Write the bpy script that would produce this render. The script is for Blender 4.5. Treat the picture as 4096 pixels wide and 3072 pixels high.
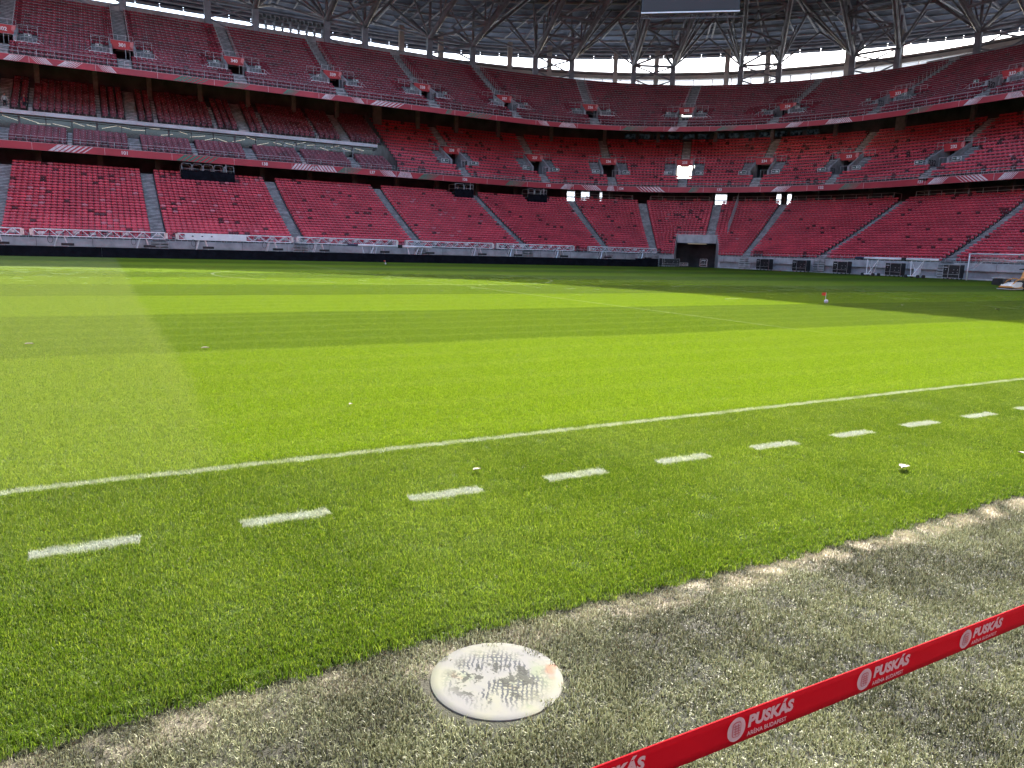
import bpy, bmesh, math, random
import numpy as np
from mathutils import Vector, Matrix, Euler
random.seed(7); rng = np.random.default_rng(7)
scene = bpy.context.scene
for o in list(bpy.data.objects): bpy.data.objects.remove(o)
C = scene.collection
R_ = math.radians

# ------------------------------------------------------------------ camera
F_PX, PITCH, ROLL, YAW, EYE = 2914.04, 0.181731, 0.027739, 1.064080, 1.62214
cd = bpy.data.cameras.new('camera'); cam = bpy.data.objects.new('camera', cd); C.objects.link(cam)
cd.sensor_fit = 'HORIZONTAL'; cd.sensor_width = 36.0; cd.lens = 36.0 * F_PX / 4096.0
cd.clip_start = 0.05; cd.clip_end = 3000
fh = Vector((math.cos(YAW), math.sin(YAW), 0)); rt = Vector((math.sin(YAW), -math.cos(YAW), 0)); zz = Vector((0, 0, 1))
fw = fh * math.cos(PITCH) - zz * math.sin(PITCH); up = fh * math.sin(PITCH) + zz * math.cos(PITCH)
ix = rt * math.cos(ROLL) + up * math.sin(ROLL); iy = -rt * math.sin(ROLL) + up * math.cos(ROLL)
cam.matrix_world = Matrix(((ix.x, iy.x, -fw.x, 0), (ix.y, iy.y, -fw.y, 0), (ix.z, iy.z, -fw.z, EYE), (0, 0, 0, 1)))
scene.camera = cam

# ------------------------------------------------------------------ sky, sun, exposure
SUN_AZ, SUN_EL = R_(32.0), R_(42.0)         # azimuth measured from +X towards +Y
world = bpy.data.worlds.new('World'); scene.world = world; world.use_nodes = True
wn = world.node_tree; bg = wn.nodes['Background']
sky = wn.nodes.new('ShaderNodeTexSky'); sky.sky_type = 'NISHITA'; sky.sun_disc = False
sky.sun_elevation = SUN_EL; sky.sun_rotation = math.pi / 2 - SUN_AZ
sky.dust_density = 3.0; sky.air_density = 1.0; sky.ozone_density = 1.0
wn.links.new(sky.outputs[0], bg.inputs[0]); bg.inputs[1].default_value = 0.15
sl = bpy.data.lights.new('sun', 'SUN'); sl.energy = 2.0; sl.angle = R_(0.53); sl.color = (1, 0.955, 0.88)
sun = bpy.data.objects.new('sun', sl); C.objects.link(sun); sun.location = (60, 40, 120)
sd = Vector((math.cos(SUN_AZ) * math.cos(SUN_EL), math.sin(SUN_AZ) * math.cos(SUN_EL), math.sin(SUN_EL)))
sun.rotation_euler = sd.to_track_quat('Z', 'Y').to_euler()
vs = scene.view_settings
vs.view_transform = 'Standard'; vs.look = 'None'; vs.exposure = 2.7; vs.gamma = 1.0; vs.use_curve_mapping = False
cy = scene.cycles; cy.max_bounces = 6; cy.diffuse_bounces = 3; cy.glossy_bounces = 2; cy.transmission_bounces = 4; cy.transparent_max_bounces = 8
scene.render.resolution_x = 1024; scene.render.resolution_y = 768

# ------------------------------------------------------------------ helpers
def thing(name, label, cat, loc=(0, 0, 0), rotz=0, group=None):
    o = bpy.data.objects.new(name, None); C.objects.link(o); o.empty_display_size = 0.3
    o.location = loc; o.rotation_euler = (0, 0, rotz); tag(o, label, cat, group); return o
def tag(o, label=None, cat=None, group=None, kind=None):
    if label: o['label'] = label
    if cat: o['category'] = cat
    if group: o['group'] = group
    if kind: o['kind'] = kind
    return o
def inv_of(p):
    return (Matrix.Translation(p.location) @ p.rotation_euler.to_matrix().to_4x4()).inverted()
def link(name, me, parent=None, world_space=False, loc=None, rot=None):
    o = bpy.data.objects.new(name, me); C.objects.link(o)
    if loc is not None: o.location = loc
    if rot is not None: o.rotation_euler = rot
    if parent is not None:
        o.parent = parent
        if world_space: o.matrix_parent_inverse = inv_of(parent)
    return o
def dup(root, loc, rotz, label=None, group=None):
    r = root.copy(); C.objects.link(r); r.location = loc; r.rotation_euler = (0, 0, rotz)
    if label: r['label'] = label
    if group: r['group'] = group
    for ch in list(root.children):
        c = ch.copy(); C.objects.link(c); c.parent = r
        for g in list(ch.children):
            d = g.copy(); C.objects.link(d); d.parent = c
    return r

class MB:
    def __init__(s): s.v = []; s.f = []; s.m = []; s.cur = 0
    def add(s, vs, fs):
        b = len(s.v); s.v.extend([tuple(p) for p in vs]); s.f.extend([tuple(i + b for i in f) for f in fs]); s.m.extend([s.cur] * len(fs))
    def quad(s, a, b, c, d): s.add((a, b, c, d), ((0, 1, 2, 3),))
    def box(s, c, d, rz=0.0, M=None):
        x, y, z = d[0] / 2, d[1] / 2, d[2] / 2
        P = [Vector((i * x, j * y, k * z)) for k in (-1, 1) for j in (-1, 1) for i in (-1, 1)]
        if M is None: M = Matrix.Rotation(rz, 3, 'Z')
        P = [M @ p + Vector(c) for p in P]
        s.add(P, ((0, 2, 3, 1), (4, 5, 7, 6), (0, 1, 5, 4), (2, 6, 7, 3), (0, 4, 6, 2), (1, 3, 7, 5)))
    def cbox(s, c, d, ch, M=None):      # chamfered box
        bm = bmesh.new(); bmesh.ops.create_cube(bm, size=1.0)
        for v in bm.verts: v.co = Vector((v.co.x * d[0], v.co.y * d[1], v.co.z * d[2]))
        bmesh.ops.bevel(bm, geom=bm.edges[:], offset=ch, segments=1, affect='EDGES', profile=0.5)
        bm.verts.index_update()
        vs_ = [((M @ v.co) if M else v.co) + Vector(c) for v in bm.verts]; fs = [[v.index for v in f.verts] for f in bm.faces]
        bm.free(); s.add(vs_, fs)
    def tube(s, a, b, r, n=6, r2=None, cap=True):
        a = Vector(a); b = Vector(b); d = b - a
        if d.length < 1e-6: return
        d.normalize(); u = d.orthogonal().normalized()
        if abs(d.z) < 0.99: u = d.cross(Vector((0, 0, 1))).normalized()
        w = d.cross(u); r2 = r if r2 is None else r2
        P = []
        for k in range(n):
            th = 2 * math.pi * (k + .5) / n; e = u * math.cos(th) + w * math.sin(th)
            P.append(a + e * r); P.append(b + e * r2)
        Fs = [(2 * k, 2 * ((k + 1) % n), 2 * ((k + 1) % n) + 1, 2 * k + 1) for k in range(n)]
        if cap: Fs.append(tuple(2 * k for k in reversed(range(n)))); Fs.append(tuple(2 * k + 1 for k in range(n)))
        s.add(P, Fs)
    def path(s, pts, r, n=5):
        for i in range(len(pts) - 1): s.tube(pts[i], pts[i + 1], r, n)
    def lathe(s, prof, n=16, c=(0, 0, 0)):
        P = []; Fs = []
        for (r, z) in prof:
            for k in range(n):
                th = 2 * math.pi * k / n; P.append((c[0] + r * math.cos(th), c[1] + r * math.sin(th), c[2] + z))
        for i in range(len(prof) - 1):
            for k in range(n):
                Fs.append((i * n + k, i * n + (k + 1) % n, (i + 1) * n + (k + 1) % n, (i + 1) * n + k))
        s.add(P, Fs)
    def mesh(s, name, mats, smooth=False):
        me = bpy.data.meshes.new(name); me.from_pydata(s.v, [], s.f)
        for m in (mats if isinstance(mats, (list, tuple)) else [mats]): me.materials.append(m)
        if any(s.m): me.polygons.foreach_set('material_index', s.m)
        if smooth: me.polygons.foreach_set('use_smooth', [True] * len(me.polygons))
        me.update(); return me
    def obj(s, name, mats, parent=None, ws=False, smooth=False):
        return link(name, s.mesh(name, mats, smooth), parent, ws)

# ------------------------------------------------------------------ materials
class NT:
    def __init__(s, name):
        s.mat = bpy.data.materials.new(name); s.mat.use_nodes = True; s.t = s.mat.node_tree; s.n = s.t.nodes; s.l = s.t.links
        s.b = s.n['Principled BSDF']; s.out = s.n['Material Output']
    def new(s, typ, **kw):
        n = s.n.new(typ)
        for k, v in kw.items(): setattr(n, k, v)
        return n
    def put(s, sock, val):
        if hasattr(val, 'links') or isinstance(val, bpy.types.NodeSocket): s.l.new(val, sock)
        else: sock.default_value = val
    def math(s, op, a, b=0.0, c=None, clamp=False):
        n = s.new('ShaderNodeMath', operation=op, use_clamp=clamp); s.put(n.inputs[0], a)
        if len(n.inputs) > 1: s.put(n.inputs[1], b)
        if c is not None: s.put(n.inputs[2], c)
        return n.outputs[0]
    def mix(s, f, a, b, blend='MIX'):
        n = s.new('ShaderNodeMix', data_type='RGBA', blend_type=blend); s.put(n.inputs[0], f)
        s.put(n.inputs[6], col(a) if isinstance(a, tuple) else a); s.put(n.inputs[7], col(b) if isinstance(b, tuple) else b); return n.outputs[2]
    def noise(s, vec, scale, detail=2.0, rough=.5):
        n = s.new('ShaderNodeTexNoise'); s.l.new(vec, n.inputs['Vector']); n.inputs['Scale'].default_value = scale
        n.inputs['Detail'].default_value = detail; n.inputs['Roughness'].default_value = rough; return n.outputs['Fac']
    def ramp(s, f, lo, hi):
        n = s.new('ShaderNodeMapRange'); n.interpolation_type = 'SMOOTHSTEP'; s.put(n.inputs[0], f); n.inputs[1].default_value = lo; n.inputs[2].default_value = hi; return n.outputs[0]
    def pos(s): return s.new('ShaderNodeNewGeometry').outputs['Position']
    def bump(s, h, strength=.3, dist=.01):
        n = s.new('ShaderNodeBump'); n.inputs['Strength'].default_value = strength; n.inputs['Distance'].default_value = dist; s.l.new(h, n.inputs['Height']); s.l.new(n.outputs[0], s.b.inputs['Normal'])
def col(c): return (c[0], c[1], c[2], 1.0)
def mat(name, c, rough=.6, metal=0.0, var=.12, scale=3.0, spec=.5, bump=0.0, c2=None, rand=0.0):
    t = NT(name); p = t.pos(); n = t.noise(p, scale, 4.0, .6)
    dark = c2 or tuple(x * (1 - 2 * var) for x in c); lite = tuple(min(1, x * (1 + var)) for x in c)
    out = t.mix(t.ramp(n, .3, .7), dark, lite)
    if rand:
        oi = t.new('ShaderNodeNewGeometry').outputs['Random Per Island']
        out = t.mix(t.math('MULTIPLY', oi, rand), out, tuple(x * .35 for x in c))
    t.l.new(out, t.b.inputs['Base Color'])
    t.b.inputs['Roughness'].default_value = rough; t.b.inputs['Metallic'].default_value = metal
    t.b.inputs['Specular IOR Level'].default_value = spec
    if bump: t.bump(t.noise(p, scale * 8, 3.0), bump)
    return t.mat
M = {}
M['concrete'] = mat('concrete', (.30, .30, .31), .85, var=.18, scale=.6, bump=.15)
M['concrete_pale'] = mat('concrete_pale', (.42, .42, .42), .8, var=.15, scale=.8, bump=.15)
M['concrete_dark'] = mat('concrete_dark', (.10, .10, .105), .85, var=.2, scale=.7)
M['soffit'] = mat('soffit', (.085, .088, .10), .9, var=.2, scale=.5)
M['step'] = mat('step_grey', (.38, .38, .37), .8, var=.2, scale=1.5)
M['nosing'] = mat('nosing', (.02, .02, .02), .8)
M['red'] = mat('seat_red', (.70, .075, .105), .42, var=.12, scale=.35, rand=.28)
M['red_dark'] = mat('seat_maroon', (.12, .014, .020), .45, var=.2, scale=.5, rand=.25)
M['red_pink'] = mat('seat_faded', (.66, .19, .22), .5, var=.15, scale=.5, rand=.15)
M['vip'] = mat('seat_vip', (.20, .038, .054), .5, var=.15, scale=.5, rand=.2)
M['tab'] = mat('seat_tab', (.65, .65, .65), .5)
M['rail'] = mat('rail_steel', (.46, .47, .48), .45, metal=.15, var=.1)
M['fascia'] = mat('fascia_red', (.42, .035, .05), .5, var=.08, scale=.4)
M['sign_red'] = mat('sign_red', (.46, .03, .035), .45, var=.1, scale=.6)
M['white'] = mat('white_paint', (.78, .78, .77), .45, var=.06, scale=1.0)
M['offwhite'] = mat('band_white', (.62, .63, .66), .5, var=.1, scale=.5)
M['print_green'] = mat('print_green', (.07, .19, .13), .5)
M['print_grey'] = mat('print_pink', (.62, .45, .46), .5)
M['black'] = mat('black_panel', (.007, .008, .012), .9, var=.25, scale=2.0, spec=.1)
M['blackbox'] = mat('black_laminate', (.015, .016, .019), .4, var=.3, scale=4.0)
M['alu'] = mat('aluminium', (.72, .73, .75), .38, metal=.85, var=.08, scale=5.0)
M['alu_paint'] = mat('white_truss', (.80, .81, .83), .35, metal=.15, var=.08, scale=3.0)
M['steel_dark'] = mat('roof_steel', (.18, .19, .225), .5, metal=.1, var=.15, scale=.8)
M['steel_mid'] = mat('roof_purlin', (.30, .34, .41), .55, var=.12, scale=.8)
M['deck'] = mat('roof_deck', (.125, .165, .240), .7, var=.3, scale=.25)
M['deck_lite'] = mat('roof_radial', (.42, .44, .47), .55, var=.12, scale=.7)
M['rubber'] = mat('rubber', (.02, .02, .02), .7)
M['sandbeam'] = mat('outer_beam', (.40, .385, .36), .8, var=.1, scale=.6)
M['black_text'] = mat('black_text', (.02, .02, .022), .6)
M['exit_green'] = mat('exit_green', (.012, .07, .055), .5)
M['cable'] = mat('cable', (.015, .015, .015), .5)
M['orange'] = mat('orange_flag', (.70, .07, .03), .6)
M['mower'] = mat('mower_orange', (.62, .27, .05), .4, var=.12, scale=6.0)
M['mower_white'] = mat('mower_cream', (.80, .74, .62), .35, var=.08, scale=6.0)
M['cloth_black'] = mat('cloth_black', (.018, .019, .022), .9, var=.3, scale=12.0)
M['cloth_navy'] = mat('cloth_navy', (.02, .022, .035), .9, var=.3, scale=12.0)
M['cloth_grey'] = mat('cloth_pale', (.55, .55, .54), .9, var=.15, scale=12.0)
M['cloth_red'] = mat('cloth_red', (.35, .03, .04), .9, var=.15, scale=12.0)
M['skin'] = mat('skin', (.50, .29, .21), .55, var=.08, scale=20.0)
M['hair'] = mat('hair', (.03, .02, .015), .6)
M['net'] = mat('net_white', (.72, .72, .72), .7)
M['plastic'] = mat('plastic_film', (.55, .56, .58), .25, var=.2, scale=6.0)
M['petal'] = mat('petal', (.26, .225, .17), .7, var=.15, scale=40.0)
def mk_screen():
    t = NT('screen_grey'); t.b.inputs['Base Color'].default_value = (.065, .062, .062, 1); t.b.inputs['Roughness'].default_value = .95; t.b.inputs['Specular IOR Level'].default_value = .1
    p = t.pos(); w = t.noise(p, 60.0, 0); t.bump(w, .1); return t.mat
M['screen'] = mk_screen()
def mk_glass():
    t = NT('dark_glass'); t.b.inputs['Base Color'].default_value = (.03, .04, .05, 1); t.b.inputs['Roughness'].default_value = .06
    n = t.noise(t.pos(), .5, 3.0); t.l.new(t.mix(t.ramp(n, .45, .6), (.008, .010, .012), (.03, .036, .042)), t.b.inputs['Base Color']); return t.mat
M['glass'] = mk_glass()
def mk_clear():
    t = NT('clear_glass'); tr = t.new('ShaderNodeBsdfTransparent'); gl = t.new('ShaderNodeBsdfGlossy'); gl.inputs['Roughness'].default_value = .05
    tr.inputs[0].default_value = (.72, .76, .78, 1)
    mx = t.new('ShaderNodeMixShader'); mx.inputs[0].default_value = .18; t.l.new(tr.outputs[0], mx.inputs[1]); t.l.new(gl.outputs[0], mx.inputs[2]); t.l.new(mx.outputs[0], t.out.inputs[0]); return t.mat
M['clear'] = mk_clear()
def mk_trans():
    t = NT('translucent_panel'); d = t.new('ShaderNodeBsdfDiffuse'); d.inputs[0].default_value = (.75, .78, .82, 1)
    r = t.new('ShaderNodeBsdfTranslucent'); r.inputs[0].default_value = (.85, .88, .92, 1)
    p = t.pos(); sx = t.new('ShaderNodeSeparateXYZ'); t.l.new(p, sx.inputs[0])
    w = t.math('SINE', t.math('MULTIPLY', sx.outputs[2], 28.0)); n = t.ramp(w, -1.0, .2)
    t.l.new(t.mix(n, (.55, .6, .66), (.85, .88, .92)), r.inputs[0])
    mx = t.new('ShaderNodeMixShader'); mx.inputs[0].default_value = .7; t.l.new(d.outputs[0], mx.inputs[1]); t.l.new(r.outputs[0], mx.inputs[2]); t.l.new(mx.outputs[0], t.out.inputs[0]); return t.mat
M['translucent'] = mk_trans()
def mk_dim():
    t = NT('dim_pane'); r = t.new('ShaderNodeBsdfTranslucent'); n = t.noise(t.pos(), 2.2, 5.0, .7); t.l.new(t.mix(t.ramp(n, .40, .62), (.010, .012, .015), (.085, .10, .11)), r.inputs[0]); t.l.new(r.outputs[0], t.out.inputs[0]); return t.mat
M['dim_pane'] = mk_dim()
def mk_hazep():
    t = NT('frosted_pane'); r = t.new('ShaderNodeBsdfTranslucent'); p = t.pos(); sx = t.new('ShaderNodeSeparateXYZ'); t.l.new(p, sx.inputs[0]); b = t.ramp(t.math('SINE', t.math('MULTIPLY', sx.outputs[2], 22.0)), -.2, .6); t.l.new(t.mix(b, (.45, .48, .52), (.72, .76, .80)), r.inputs[0]); t.l.new(r.outputs[0], t.out.inputs[0]); return t.mat
M['haze_pane'] = mk_hazep()
def emis(name, c, s):
    t = NT(name); t.b.inputs['Emission Color'].default_value = col(c); t.b.inputs['Emission Strength'].default_value = s; t.b.inputs['Base Color'].default_value = col(c)
    n = t.noise(t.pos(), 4.0); t.l.new(t.mix(n, tuple(x * .9 for x in c), c), t.b.inputs['Emission Color']); t.mat.cycles.emission_sampling = 'NONE'; return t.mat
M['lamp'] = emis('lamp_lit', (1, .93, .8), 2.2)
M['strip'] = emis('strip_lit', (1, .88, .68), .16)

# pitch colour from world position: mowing bands (sheen of bent blades put into the colour), painted lines, wear
def pitch_color(t):
    p = t.pos(); sx = t.new('ShaderNodeSeparateXYZ'); t.l.new(p, sx.inputs[0]); X, Y = sx.outputs[0], sx.outputs[1]
    wob = t.math('MULTIPLY', t.math('SUBTRACT', t.noise(p, .35, 2.0), .5), .5)
    fine = t.math('MULTIPLY', t.math('SUBTRACT', t.noise(p, 22.0, 2.0), .5), .10)
    Yw = t.math('ADD', Y, t.math('ADD', wob, t.math('MULTIPLY', fine, 3.0)))
    band = t.math('PINGPONG', t.math('DIVIDE', t.math('SUBTRACT', Yw, 5.45), 6.18), 1.0)     # 0..1..0
    tri = t.math('SINE', t.math('MULTIPLY', t.math('DIVIDE', t.math('SUBTRACT', Yw, 5.45), 6.18), math.pi))
    light = t.ramp(tri, -.12, .12)
    infield = t.ramp(Yw, 5.35, 5.6)
    c = t.mix(light, (.078, .142, .008), (.142, .232, .0115))
    # finer passes of the mower inside every band
    sub = t.math('SINE', t.math('MULTIPLY', Yw, 5.6)); c = t.mix(t.math('MULTIPLY', t.ramp(sub, .3, 1.0), .20), c, (.20, .27, .075))
    # cross direction: paler block left of the turning line, slightly duller beyond the halfway line
    Xw = t.math('ADD', X, t.math('MULTIPLY', wob, .6))
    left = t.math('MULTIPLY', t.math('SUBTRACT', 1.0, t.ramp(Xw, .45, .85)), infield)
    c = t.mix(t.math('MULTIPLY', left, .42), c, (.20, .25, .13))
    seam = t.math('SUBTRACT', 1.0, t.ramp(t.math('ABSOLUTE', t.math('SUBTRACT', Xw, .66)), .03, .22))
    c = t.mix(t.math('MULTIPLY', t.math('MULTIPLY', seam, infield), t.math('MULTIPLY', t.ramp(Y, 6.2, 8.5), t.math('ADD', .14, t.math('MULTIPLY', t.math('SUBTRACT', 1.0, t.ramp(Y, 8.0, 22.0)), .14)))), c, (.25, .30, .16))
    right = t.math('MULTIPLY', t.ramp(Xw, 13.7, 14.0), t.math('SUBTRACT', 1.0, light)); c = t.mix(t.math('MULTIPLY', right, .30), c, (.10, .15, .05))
    apron = t.mix(t.ramp(t.noise(p, .8, 3.0), .35, .65), (.068, .120, .012), (.106, .166, .026)); c = t.mix(infield, apron, c)
    # frosted scuffs along the apron
    sc = t.math('MULTIPLY', t.ramp(t.noise(p, .9, 5.0, .7), .42, .75), t.math('SUBTRACT', 1.0, t.ramp(Yw, 5.2, 5.6)))
    c = t.mix(t.math('MULTIPLY', sc, .55), c, (.14, .20, .085))
    patch = t.noise(p, .16, 3.0); c = t.mix(t.math('MULTIPLY', t.ramp(patch, .45, .7), .2), c, (.14, .20, .02))
    # clumps and single bright blades
    n1 = t.noise(p, 9.0, 3.0, .6); c = t.mix(t.math('MULTIPLY', t.math('SUBTRACT', 1.0, t.ramp(n1, .3, .6)), .22), c, (.035, .075, .004))
    # painted lines
    Yl = t.math('ADD', Y, t.math('MULTIPLY', fine, .55)); Xl = t.math('ADD', X, t.math('MULTIPLY', fine, .55))
    def near(a, b, w0, w1): return t.math('SUBTRACT', 1.0, t.ramp(t.math('ABSOLUTE', t.math('SUBTRACT', a, b)), w0, w1))
    worn = t.ramp(t.noise(p, 5.0, 3.0), .25, .60)
    touch = t.math('MULTIPLY', near(Yl, 5.455, .022, .066), t.math('ADD', .20, t.math('MULTIPLY', worn, .38)))
    half = t.math('MULTIPLY', t.math('MULTIPLY', near(Xl, 13.8, .03, .08), t.ramp(Y, 9.0, 14.0)), .16)
    d = t.new('ShaderNodeVectorMath', operation='DISTANCE'); cb = t.new('ShaderNodeCombineXYZ'); t.l.new(X, cb.inputs[0]); t.l.new(Y, cb.inputs[1])
    t.l.new(cb.outputs[0], d.inputs[0]); d.inputs[1].default_value = (13.8, 39.455, 0)
    circ = t.math('MULTIPLY', near(d.outputs['Value'], 9.15, .04, .10), .24)
    ph = t.math('FLOORED_MODULO', t.math('ADD', Xl, .449), 1.0392)
    dash = t.math('MULTIPLY', near(Yl, 4.27, .035, .085), t.math('MULTIPLY', t.math('LESS_THAN', ph, .52), t.math('MULTIPLY', t.math('GREATER_THAN', Xl, -.46), t.math('LESS_THAN', Xl, 13.0))))
    dash = t.math('MULTIPLY', dash, t.math('ADD', .58, t.math('MULTIPLY', worn, .28)))
    fa = t.math('MULTIPLY', t.math('MULTIPLY', near(Yl, 73.455, .03, .08), 1.0), .4)
    w = t.math('MAXIMUM', t.math('MAXIMUM', touch, half), t.math('MAXIMUM', t.math('MAXIMUM', circ, dash), fa))
    return c, w
def mk_pitch(name, blade):
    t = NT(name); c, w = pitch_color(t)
    if blade:
        geo = t.new('ShaderNodeNewGeometry'); r = geo.outputs['Random Per Island']
        c = t.mix(t.math('MULTIPLY', t.math('SUBTRACT', 1.0, t.ramp(r, .12, .42)), .55), c, (.028, .056, .005)); c = t.mix(t.math('MULTIPLY', t.ramp(r, .62, .95), .6), c, (.25, .30, .10))  # some blades coloured darker to paint in the shaded gaps between them
        c = t.mix(w, c, (.42, .46, .42))
        t.l.new(c, t.b.inputs['Base Color']); t.b.inputs['Roughness'].default_value = .46; t.b.inputs['Specular IOR Level'].default_value = .32
        tl = t.new('ShaderNodeBsdfTranslucent'); tc = t.mix(1.0, c, (1.30, 1.32, .42), 'MULTIPLY'); t.l.new(t.mix(w, tc, (.34, .37, .33)), tl.inputs[0])
        mx = t.new('ShaderNodeMixShader'); mx.inputs[0].default_value = .54
        t.l.new(t.b.outputs[0], mx.inputs[1]); t.l.new(tl.outputs[0], mx.inputs[2]); t.l.new(mx.outputs[0], t.out.inputs[0])
    else:
        p = t.pos()
        n = t.noise(p, 60.0, 2.0, .7); c = t.mix(t.math('MULTIPLY', t.ramp(n, .40, .75), .55), c, (.16, .21, .035))
        c = t.mix(1.0, c, (.60, .60, .52), 'MULTIPLY')  # blade self-shadowing put into the flat turf as a darker colour
        c = t.mix(t.math('MULTIPLY', w, .8), c, (.48, .52, .46)); t.l.new(c, t.b.inputs['Base Color']); t.b.inputs['Roughness'].default_value = .75
        t.b.inputs['Specular IOR Level'].default_value = .04; t.bump(t.noise(p, 90.0, 2.0, .7), .6, .02)
    return t.mat
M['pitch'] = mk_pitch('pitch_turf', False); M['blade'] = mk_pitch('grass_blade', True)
def mk_art(name, blade):
    t = NT(name); p = t.pos(); sx = t.new('ShaderNodeSeparateXYZ'); t.l.new(p, sx.inputs[0]); X, Y = sx.outputs[0], sx.outputs[1]
    big = t.ramp(t.noise(p, 1.1, 4.0, .62), .40, .62)
    c = t.mix(big, (.050, .054, .022), (.140, .150, .062))
    if not blade: c = t.mix(.88, c, (.009, .010, .007))
    # pale sand thrown along the joint with the natural turf
    edge = t.math('SUBTRACT', 1.0, t.ramp(t.math('ABSOLUTE', t.math('SUBTRACT', Y, 2.51)), .03, .15))
    sn = t.math('MULTIPLY', t.math('MULTIPLY', t.ramp(t.noise(p, 3.2, 5.0, .7), .42, .56), edge), t.math('ADD', .22, t.math('MULTIPLY', t.ramp(X, 1.2, 3.5), .68)))
    dust = t.math('MULTIPLY', t.math('SUBTRACT', 1.0, t.ramp(t.math('ABSOLUTE', t.math('SUBTRACT', Y, 2.45)), .05, .45)), .22)
    c = t.mix(dust, c, (.10, .085, .05)); c = t.mix(sn, c, (.46, .40, .29))
    if blade:
        geo = t.new('ShaderNodeNewGeometry'); r = geo.outputs['Random Per Island']
        c = t.mix(t.math('MULTIPLY', t.ramp(r, .35, .75), t.math('ADD', .45, t.math('MULTIPLY', big, .35))), c, (.45, .47, .27))  # highlights on the fibres put into the colour of a random share
        t.l.new(c, t.b.inputs['Base Color']); t.b.inputs['Roughness'].default_value = .48; t.b.inputs['Specular IOR Level'].default_value = .5
        tl = t.new('ShaderNodeBsdfTranslucent'); t.l.new(c, tl.inputs[0]); mx = t.new('ShaderNodeMixShader'); mx.inputs[0].default_value = .25
        t.l.new(t.b.outputs[0], mx.inputs[1]); t.l.new(tl.outputs[0], mx.inputs[2]); t.l.new(mx.outputs[0], t.out.inputs[0])
    else:
        t.l.new(c, t.b.inputs['Base Color']); t.b.inputs['Roughness'].default_value = .9; t.bump(t.noise(p, 120.0, 2.0), .6, .01)
    return t.mat
M['art'] = mk_art('artificial_turf', False); M['artblade'] = mk_art('artificial_fibre', True)
M['asphalt'] = mat('asphalt', (.06, .06, .062), .9, var=.25, scale=.3, bump=.2)

# ------------------------------------------------------------------ ground
def sheet(name, pts, z, m):
    mb = MB(); mb.add([(x, y, z) for x, y in pts], [tuple(range(len(pts)))]); o = mb.obj(name, m); o['kind'] = 'structure'; return o
sheet('ground', [(-700, -700), (900, -700), (900, 900), (-700, 900)], -.12, M['asphalt'])
EDGE = 2.66
ex = np.linspace(-12, 30, 500); ey = EDGE + .03 * np.sin(ex * 1.3) + .012 * np.sin(ex * 7.1 + 1) + rng.normal(0, .008, 500)
def edge_y(x): return np.interp(x, ex, ey, left=EDGE, right=EDGE)
art = [(-60, -9), (73, -9), (73, 2.9), (-60, 2.9)]
sheet('artificial_turf', art, -.022, M['art'])
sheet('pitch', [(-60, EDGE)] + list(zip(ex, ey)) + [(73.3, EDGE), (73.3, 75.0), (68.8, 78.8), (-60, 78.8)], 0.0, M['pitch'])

# ------------------------------------------------------------------ grass blades (instanced patches)
def blade_patch(n, size, h0, h1, w, lean, bend, seed):
    g = np.random.default_rng(seed)
    x = g.uniform(-size / 2, size / 2, n); y = g.uniform(-size / 2, size / 2, n); yaw = g.uniform(0, 2 * math.pi, n)
    h = g.uniform(h0, h1, n); ww = w * g.uniform(.7, 1.3, n); ln = np.abs(g.normal(0, lean, n)); la = g.uniform(0, 2 * math.pi, n)
    bx, by = np.cos(yaw) * ww / 2, np.sin(yaw) * ww / 2
    dx, dy = np.cos(la), np.sin(la)
    z1 = h * .55 * np.cos(ln); m = h * .55 * np.sin(ln); ln2 = np.clip(ln * bend + .15, 0, 1.5); z2 = z1 + h * .45 * np.cos(ln2); tp = m + h * .45 * np.sin(ln2)
    V = np.empty((n, 5, 3))
    V[:, 0] = np.stack([x - bx, y - by, np.zeros(n)], 1); V[:, 1] = np.stack([x + bx, y + by, np.zeros(n)], 1)
    V[:, 2] = np.stack([x + bx * .8 + dx * m, y + by * .8 + dy * m, z1], 1); V[:, 3] = np.stack([x - bx * .8 + dx * m, y - by * .8 + dy * m, z1], 1)
    V[:, 4] = np.stack([x + dx * tp, y + dy * tp, z2], 1)
    return V.reshape(-1, 3)
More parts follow.
